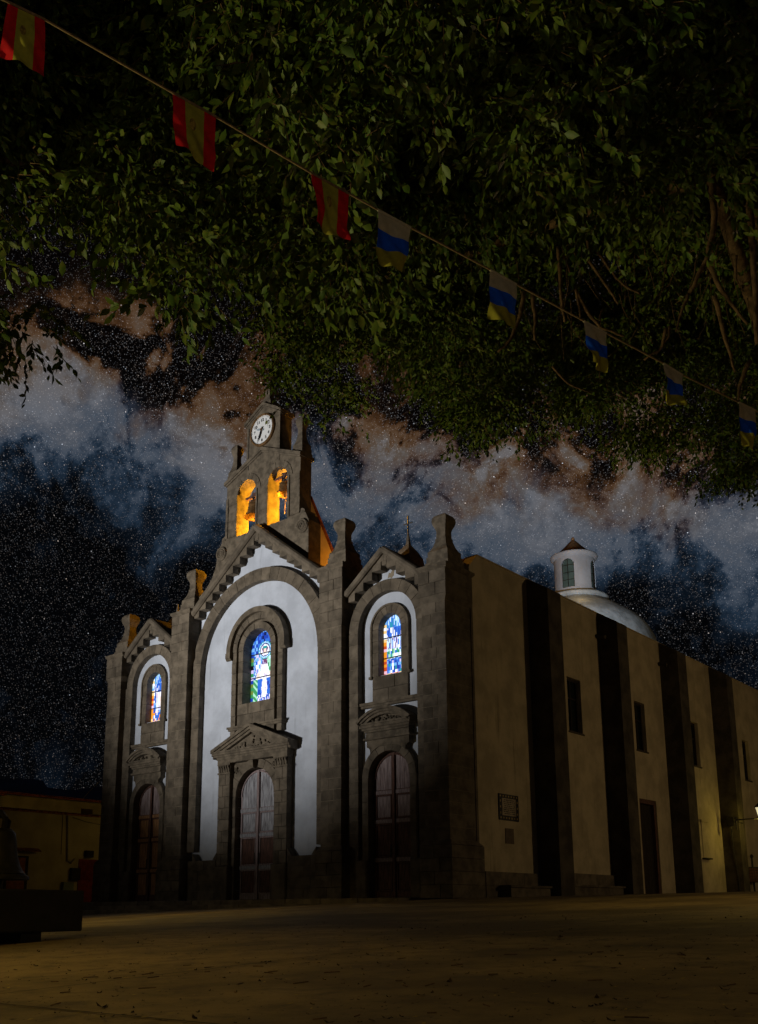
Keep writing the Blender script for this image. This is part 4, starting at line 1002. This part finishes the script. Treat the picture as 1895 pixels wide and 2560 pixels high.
# ================================================================== BUNTING
def sdepth(x): t = x/1895; return 1/((1-t)/4.5+t/7.0)
sp_px = [(-120, -95), (0, -4), (20, 5), (112, 49), (432, 232), (540, 292), (777, 432), (872, 484), (944, 524), (1027, 569), (1225, 674), (1291, 711), (1459, 802), (1516, 833), (1658, 908), (1706, 937), (1846, 1005), (1888, 1026), (1990, 1078)]
bl = MB().tube([at(x, y, sdepth(x)) for x, y in sp_px], .006, 6).build('bunting_line', ROPE, None)
tag(bl, 'thin twisted brown cord strung across the square carrying the small flags', 'cord')
FR = mat('red_flag_cloth', (.75, .010, .018), rough=.9, var=.15, scale=30); FY = mat('yellow_flag_cloth', (.48, .42, .05), rough=.9, var=.15, scale=30)
FW = mat('white_flag_cloth', (.66, .57, .43), rough=.9, var=.12, scale=30); FB = mat('blue_flag_cloth', (.012, .12, .95), rough=.9, var=.15, scale=30); FYC = mat('yellow_flag_cloth_b', (.42, .36, .04), rough=.9, var=.15, scale=30)
def flag(c, kind, label, k):
    TL, TR, BL, BR = [at(x, y, sdepth(c[0][0] if i in (0, 2) else c[1][0])) for i, (x, y) in enumerate(c)]
    nrm = (TR-TL).cross(BL-TL).normalized(); nu = nv = 18
    mats = (FR, FY, FR) if kind == 's' else (FW, FB, FYC); names = ('red_stripe', 'yellow_stripe', 'red_stripe') if kind == 's' else ('white_stripe', 'blue_stripe', 'yellow_stripe')
    e = empty('flag', TL); tag(e, label, 'flag', 'spanish bunting flags on the cord' if kind == 's' else 'canarian bunting flags on the cord')
    cut = (0, 5, 13, 18) if kind == 's' else (0, 6, 12, 18); ph = k*1.7
    def P(a, b):
        p = TL*(1-a)*(1-b)+TR*a*(1-b)+BL*(1-a)*b+BR*a*b
        wv = .016*math.sin(a*5.5+ph+b*2.2)*b+.010*math.sin(b*7+ph*2+a*3)*b+.006*math.sin((a-b)*13+ph)*b
        p = p+nrm*wv*1.6
        p += (TR-TL)*(.03*math.sin(b*4+ph)*b*(a-.5))
        return p-TL
    for i in range(3):
        mb = MB(); vs = []; lo, hi = cut[i], cut[i+1]
        m = hi-lo
        for p in range(m+1):
            for q in range(nv+1):
                a, b = (lo+p)/18, q/nv
                if kind != 's': a, b = b, a
                vs.append(P(a, b))
        mb.add(vs, [(p*(nv+1)+q, (p+1)*(nv+1)+q, (p+1)*(nv+1)+q+1, p*(nv+1)+q+1) for p in range(m) for q in range(nv)])
        o = mb.build(names[i], mats[i], e, True)
    if kind == 's':      # crest on the yellow stripe
        mb = MB(); off = -nrm if nrm.dot(CAMP-TL) < 0 else nrm
        ctr = (.44, .40)
        ring = [(ctr[0]+.075*math.cos(t), ctr[1]+.11*math.sin(t)) for t in np.linspace(0, 2*PI, 13)[:-1]]
        mb.add([P(a, b)+off*.004 for a, b in ring], [tuple(range(12))]); mb.build('crest', mat('gold_crest_print', (.42, .27, .05), rough=.7, var=.6, scale=60), e)
    hem = MB().tube([P(i/6, 0)+TL*0 for i in range(7)], .008, 5).build('hem', ROPE if kind == 's' else FW, e)
    return e
FL = [(((20, 5), (112, 49), (-1, 133), (113, 189)), 's', 'nearest red and yellow flag, cut by the left edge of the picture'),
      (((432, 232), (540, 292), (436, 368), (539, 425)), 's', 'red and yellow flag hanging flat, middle of the three striped upright'),
      (((777, 432), (872, 484), (793, 553), (866, 609)), 's', 'red and yellow flag with curled corner, next to the first blue banded flag'),
      (((944, 524), (1027, 569), (946, 659), (1007, 680)), 'c', 'white, blue and yellow flag with frayed tail, nearest of its kind'),
      (((1225, 674), (1291, 711), (1226, 793), (1294, 824)), 'c', 'white, blue and yellow flag before the tangle of hanging roots'),
      (((1459, 802), (1516, 833), (1475, 909), (1522, 930)), 'c', 'white, blue and yellow flag in the middle of the five'),
      (((1658, 908), (1706, 937), (1668, 1006), (1705, 1018)), 'c', 'white, blue and yellow flag second from the right end'),
      (((1846, 1005), (1888, 1026), (1858, 1112), (1887, 1124)), 'c', 'smallest white, blue and yellow flag, at the right edge')]
for k, (c, kd, lb_) in enumerate(FL): flag(c, kd, lb_, k)

# ================================================================== TREES
# leaf template: folded blade, unit length along +y, normal +z
LV = np.array([(0, 0, 0), (-.17, .30, .05), (-.18, .60, .055), (0, 1, -.06), (.18, .60, .055), (.17, .30, .05), (0, .32, 0), (0, .63, -.005)], float)
LF = [(0, 6, 1), (1, 6, 7, 2), (2, 7, 3), (0, 5, 6), (5, 4, 7, 6), (4, 3, 7)]
LF4 = [(0, 5, 4, 3), (0, 3, 2, 1)]
def leaf_frames(n, d0):
    """random drooping leaf frames: returns (n,3,3) with columns side, along, normal"""
    along = d0+rng.normal(0, .55, (n, 3)); along[:, 2] -= .45; along /= np.linalg.norm(along, axis=1, keepdims=True)
    t = rng.normal(0, 1, (n, 3)); t[:, 2] += 1.2
    side = np.cross(along, t); side /= np.linalg.norm(side, axis=1, keepdims=True)
    nr = np.cross(side, along); return np.stack([side, along, nr], 2)
def clump_leaves(clumps, leaf_len, per_m3, twig_len):
    pos = []; fr = []; ln = []; tw = []
    for (c, r) in clumps:
        c = np.array(c); r = np.array(r); vol = 4.19*r[0]*r[1]*r[2]; nt = max(3, int(vol*per_m3))
        q = rng.normal(0, 1, (nt, 3)); q /= np.linalg.norm(q, axis=1, keepdims=True); q *= (rng.random((nt, 1))**.42)
        st = c+q*r
        d = q*1.0+rng.normal(0, .5, (nt, 3)); d[:, 2] = d[:, 2]*.35-.55; d /= np.linalg.norm(d, axis=1, keepdims=True)
        L = twig_len*rng.uniform(.5, 1.2, (nt, 1))
        for k in range(nt): tw.append((st[k], st[k]+d[k]*L[k]))
        m = 9
        for j in range(m):
            t = (j+.6)/m
            pos.append(st+d*L*t+rng.normal(0, .012, (nt, 3))); fr.append(leaf_frames(nt, d*.9)); ln.append(leaf_len*rng.uniform(.55, 1.12, nt))
    return np.concatenate(pos), np.concatenate(fr), np.concatenate(ln), tw
def leaves_mesh(name, pos, fr, ln, m, faces):
    n = len(pos); k = len(LV)
    loc = LV[None]*ln[:, None, None]; loc = loc*np.array([1.25, 1., 1.])
    v = np.einsum('nij,nkj->nki', fr, loc)+pos[:, None]
    me = bpy.data.meshes.new(name); me.vertices.add(n*k); me.vertices.foreach_set('co', v.reshape(-1).astype(np.float32))
    loops = []; starts = []; tot = 0; base = []
    for f in faces: base.append(np.array(f))
    fl = np.concatenate(base); sizes = np.array([len(f) for f in faces]); st0 = np.concatenate([[0], np.cumsum(sizes)[:-1]])
    L = len(fl); me.loops.add(n*L); me.loops.foreach_set('vertex_index', (fl[None]+np.arange(n)[:, None]*k).reshape(-1).astype(np.int32))
    me.polygons.add(n*len(faces)); me.polygons.foreach_set('loop_start', (st0[None]+np.arange(n)[:, None]*L).reshape(-1).astype(np.int32))
    me.update(calc_edges=True); me.validate(); me.materials.append(m); return me
def twig_mesh(tw, r, m):
    n = len(tw); a = np.array([t[0] for t in tw]); b = np.array([t[1] for t in tw]); d = b-a; d /= np.linalg.norm(d, axis=1, keepdims=True)
    s = np.cross(d, np.array([.3, .2, 1.])); s /= np.linalg.norm(s, axis=1, keepdims=True); u = np.cross(s, d)
    vs = np.stack([a+s*r, a-s*r*.5+u*r*.8, a-s*r*.5-u*r*.8, b], 1); 
    me = bpy.data.meshes.new('twig'); me.from_pydata(vs.reshape(-1, 3).tolist(), [], [(4*i+p, 4*i+q, 4*i+3) for i in range(n) for p, q in ((0, 1), (1, 2), (2, 0))]); me.materials.append(m); return me
def px_clumps(lst):
    """(px, py, radius px, depth, stretch) measured on the picture -> world ellipsoids with real depth"""
    out = []
    for x, y, r, d, *e in lst:
        c = at(x, y, d); R = r/FPX*d; out.append(((c.x, c.y, c.z), (R*1.15, R*1.15, R*.8)))
    return out
def fill(poly, r0, d0, d1, n, rr=(.8, 1.25), dfun=None):
    """clump list filling a region seen in the picture, at depths spread over a real thickness"""
    xs = [p[0] for p in poly]; ys = [p[1] for p in poly]; out = []
    def inside(x, y):
        c = False; j = len(poly)-1
        for i in range(len(poly)):
            if (poly[i][1] > y) != (poly[j][1] > y) and x < (poly[j][0]-poly[i][0])*(y-poly[i][1])/(poly[j][1]-poly[i][1])+poly[i][0]: c = not c
            j = i
        return c
    while len(out) < n:
        x, y = rng.uniform(min(xs), max(xs)), rng.uniform(min(ys), max(ys))
        if inside(x, y): out.append((x, y, r0*rng.uniform(*rr), rng.uniform(d0, d1)))
    return out
def tree(name, label, near, far, trunk, limbs, leaf_len, dens=120, far_dens=62, twl=.32):
    t = empty(name, trunk[0]); tag(t, label, 'tree', 'laurel trees over the square'); o = Vector(trunk[0])
    tb = MB().tube([Vector(p)-o for p in trunk], [.55, .46, .40, .36][:len(trunk)], 12); tb.build('trunk', BARK, t, True)
    for pts, r in limbs:
        pp = [Vector(p)-o for p in pts]; fine = []
        for i in range(len(pp)-1):
            for s in range(4):
                q = pp[i].lerp(pp[i+1], s/4); fine.append(q+Vector(rng.normal(0, .003+.06*r, 3)))
        fine.append(pp[-1]); k = len(fine)
        MB().tube(fine, [r*(1-.55*i/(k-1)) for i in range(k)], 7).build('limb', BARK, t, True)
    P, F, L, tw = clump_leaves(near, leaf_len, dens, twl)
    P = P-np.array(o)
    # the largest leaves in view are pieces of their own
    rel = P+np.array(o)-np.array(CAMP); Rm = np.array(CAMR); cc = rel@Rm
    px = PPX+FPX*cc[:, 0]/cc[:, 2]; py = PPY+FPX*cc[:, 1]/cc[:, 2]
    vis = (px > 0) & (px < 1895) & (py > 0) & (py < 2560) & (cc[:, 2] > 1)
    size = np.where(vis, L/np.maximum(cc[:, 2], .1), 0); top = np.argsort(-size)[:290]
    lm = leaves_mesh('leaf', np.zeros((1, 3)), np.eye(3)[None], np.array([1.]), LEAF, LF)
    for i in top:
        q = link('leaf', lm, None, t); mm = Matrix(F[i].tolist()).to_4x4(); q.matrix_local = Matrix.Translation(P[i])@mm@Matrix.Scale(float(L[i]), 4)
    keep = np.ones(len(P), bool); keep[top] = False
    cr = link('crown', leaves_mesh('crown', P[keep], F[keep], L[keep], LEAF, LF), None, t); cr['kind'] = 'stuff'
    tg = link('twigs', twig_mesh([(a-np.array(o), b-np.array(o)) for a, b in tw], .004, BARK), None, t); tg['kind'] = 'stuff'
    n = len(P)
    if far:
        P2, F2, L2, tw2 = clump_leaves(far, leaf_len*1.15, far_dens, .42); P2 = P2-np.array(o)
        c2 = link('crown', leaves_mesh('crown', P2, F2, L2, LEAF, LF4), None, t); c2['kind'] = 'stuff'
        tg = link('twigs', twig_mesh([(a-np.array(o), b-np.array(o)) for a, b in tw2], .006, BARK), None, t); tg['kind'] = 'stuff'
        n += len(P2)
    print(name, 'leaves', n)
    return t
def A(*l): return [at(*p) for p in l]
# near canopy overhead, hung from the tree on the left
nearL = px_clumps(fill([(520, -150), (1500, -150), (1640, 60), (1560, 230), (1420, 330), (1290, 470), (1150, 420), (1010, 400), (760, 420), (620, 260), (540, 120)], 120, 5.4, 7.4, 46)
                  + fill([(-120, 380), (60, 400), (330, 350), (640, 420), (900, 560), (960, 700), (800, 690), (640, 720), (540, 770), (420, 720), (360, 650), (180, 560), (-20, 470), (-120, 460)], 95, 6.8, 9.0, 44)
                  + fill([(-160, 470), (20, 540), (90, 620), (110, 680), (40, 700), (-160, 740)], 60, 6.6, 8.2, 8))
farL = px_clumps(fill([(-200, -200), (2000, -200), (1700, 420), (950, 600), (300, 380), (-200, 400)], 210, 8.5, 12., 70)
                 + fill([(-200, 600), (40, 740), (120, 800), (20, 850), (-200, 860)], 80, 9, 11, 14))
tb = Vector((3.0, -25.0, gz(3, -25)))
tree('laurel_tree', 'broad laurel tree whose near drooping leaves hang over the top of the square', nearL, farL,
     [tb, tb+Vector((.3, .5, 2.2)), tb+Vector((1.0, 1.4, 4.2)), tb+Vector((2.2, 2.6, 6.0))],
     [([tb+Vector((2.2, 2.6, 6.0)), at(-200, -250, 10.5), at(700, -160, 10.), at(1200, -140, 9.6), at(1700, -250, 9.5)], .17), ([tb+Vector((1.0, 1.4, 4.2)), at(-300, 330, 9.8), at(300, 470, 9.6), at(700, 540, 9.6)], .06)], .105)
# far crown with hanging roots, tree on the right
lowR = [(560, 700), (760, 640), (1100, 560), (1500, 620), (2050, 700), (2050, 1240), (1880, 1215), (1740, 1180), (1640, 1130), (1520, 1075), (1420, 1050), (1330, 1050), (1220, 1110), (1110, 1040), (1040, 950), (960, 850), (880, 840), (870, 960), (850, 1010), (770, 1000), (720, 950), (690, 890), (660, 830), (610, 760)]
nearR = px_clumps(fill(lowR, 62, 12.5, 15.5, 112, (.75, 1.2)) + fill([(600, 750), (700, 720), (930, 760), (960, 850), (890, 870), (880, 1010), (850, 1050), (790, 1045), (730, 1000), (690, 930), (660, 850)], 48, 12.3, 14.2, 30) + fill([(1020, 900), (1250, 900), (1420, 960), (1900, 1120), (1890, 1200), (1700, 1160), (1420, 1040), (1220, 1110), (1110, 1060), (1040, 980)], 50, 12.5, 14.5, 34))
farR = px_clumps(fill([(1000, 330), (2050, 200), (2050, 1150), (1750, 1090), (1330, 980), (1100, 930), (980, 760), (760, 780), (640, 720)], 115, 14.5, 17.5, 60) + fill([(900, 350), (2000, 200), (2000, 700), (1200, 620)], 130, 12, 14, 26))
tr = at(2300, 2200, 13.5); tr.z = gz(tr.x, tr.y)
LR = [(A((1905, -120, 11.5), (1871, 0, 11.5), (1842, 114, 11.4), (1808, 229, 11.2), (1774, 285, 11.)), .075),
      (A((1900, 60, 11.), (1880, 200, 11.), (1868, 300, 11.)), .055),
      (A((1778, 435, 11.), (1786, 543, 11.), (1768, 646, 11.), (1722, 735, 11.)), .045),
      (A((1768, 646, 11.), (1800, 720, 10.9), (1830, 760, 10.9), (1868, 810, 10.8)), .032), (A((1785, 740, 10.9), (1815, 850, 10.9), (1838, 930, 10.9)), .03),
      (A((1872, 470, 11.), (1880, 590, 11.), (1888, 720, 11.), (1892, 860, 11.)), .05), (A((1875, 900, 11.), (1850, 960, 11.), (1845, 1000, 11.)), .03),
      (A((1396, 615, 11.), (1400, 690, 11.), (1404, 760, 11.), (1411, 805, 11.)), .03), (A((1396, 615, 11.), (1415, 650, 11.), (1430, 690, 11.)), .02),
      (A((1470, 595, 11.), (1475, 655, 11.), (1520, 720, 11.), (1545, 760, 11.)), .025), (A((1478, 600, 11.), (1520, 670, 11.), (1560, 715, 11.), (1600, 735, 11.)), .022),
      (A((1440, 725, 11.), (1465, 775, 11.), (1500, 820, 11.), (1560, 840, 11.)), .025), (A((1440, 725, 11.), (1450, 780, 11.), (1452, 800, 11.)), .02),
      (A((1310, 730, 11.), (1300, 790, 11.), (1275, 850, 11.), (1245, 880, 11.)), .028), (A((1330, 730, 11.), (1338, 800, 11.), (1336, 850, 11.)), .028),
      (A((1665, 820, 11.), (1655, 870, 11.), (1610, 900, 11.)), .022), (A((1672, 815, 11.), (1668, 850, 11.), (1640, 885, 11.)), .018), (A((1380, 915, 11.5), (1420, 960, 11.5), (1480, 985, 11.5)), .018),
      (A((1722, 735, 11.), (1700, 790, 11.), (1690, 830, 11.)), .022), (A((1840, 640, 11.), (1838, 690, 11.), (1850, 720, 11.)), .018)]
for k in range(40):
    x0, y0 = rng.uniform(1280, 1880), rng.uniform(560, 820); l = rng.uniform(60, 190); dx = rng.normal(0, 45)
    LR.append((A((x0, y0, 11.2), (x0+dx*.3, y0+l*.5, 11.2), (x0+dx, y0+l, 11.2)), rng.uniform(.004, .008)))
top = tr+Vector((-.6, .4, 5.5))
LR += [([top, at(1905, -120, 11.5)], .14), ([top, at(1872, 470, 11.)], .10), ([top, at(1778, 435, 11.), at(1500, 520, 12.), at(1150, 640, 13.), at(800, 800, 13.)], .10)]
tree('laurel_tree', 'tall laurel tree with hanging roots and small leaves before the right sky', nearR, farR,
     [tr, tr+Vector((-.1, .1, 2.)), tr+Vector((-.3, .2, 4.)), top], LR, .078, 215, 105, .27)

# ================================================================== LITTER ON THE GROUND
lv = []; lf = []
mb = MB()
for k in range(2600):
    d = rng.uniform(3.4, 15)**1.0; x = rng.uniform(-60, 1950); p = at(x, 2278, d); sc = rng.uniform(.005, .016) if rng.random() < .86 else rng.uniform(.018, .036)
    z = gz(p.x, p.y)+.004; a = rng.uniform(0, 6.28); ca, sa = math.cos(a)*sc, math.sin(a)*sc; c = rng.uniform(.1, .8)*sc; e = rng.uniform(.25, .5)
    q = [(-1, 0, c*.6), (-.3, e, .1*sc), (.5, e*.7, c*.3), (1, 0, c), (.3, -e, .1*sc), (-.5, -e*.8, 0)]
    mb.add([(p.x+u*ca-v_*sa, p.y+u*sa+v_*ca, z+h) for u, v_, h in q], [(0, 1, 5), (1, 2, 4, 5), (2, 3, 4)])
tag(mb.build('fallen_leaves', mat('dry_leaf', (.055, .032, .014), rough=.8, var=.6, scale=3, coords='Object'), None), kind='stuff')
mb = MB()
for k in range(300):
    d = rng.uniform(3.5, 11); x = rng.uniform(-60, 1950); p = at(x, 2278, d); sc = rng.uniform(.012, .030); z = gz(p.x, p.y)+.005; a = rng.uniform(0, 6.28); ca, sa = math.cos(a)*sc, math.sin(a)*sc
    mb.add([(p.x+u*ca-v_*sa, p.y+u*sa+v_*ca, z+h) for u, v_, h in [(-1, 0, .002), (0, .3, .004), (1, 0, .006), (0, -.3, .002)]], [(0, 1, 2, 3)])
tag(mb.build('yellow_fallen_leaves', mat('yellow_leaf', (.34, .26, .05), rough=.7, var=.4, scale=9), None), kind='stuff')
mb = MB()
for k in range(60):
    d = rng.uniform(3.6, 8); x = rng.uniform(0, 1900); p = at(x, 2278, d); a = rng.uniform(0, 6.28); l = rng.uniform(.02, .06)
    mb.tube([(p.x+math.cos(a)*l*t, p.y+math.sin(a)*l*t, gz(p.x+math.cos(a)*l*t, p.y+math.sin(a)*l*t)+.006+.01*math.sin(t*3)) for t in (-1, 0, 1)], .003, 4)
tag(mb.build('fallen_twigs', BARK, None), kind='stuff')
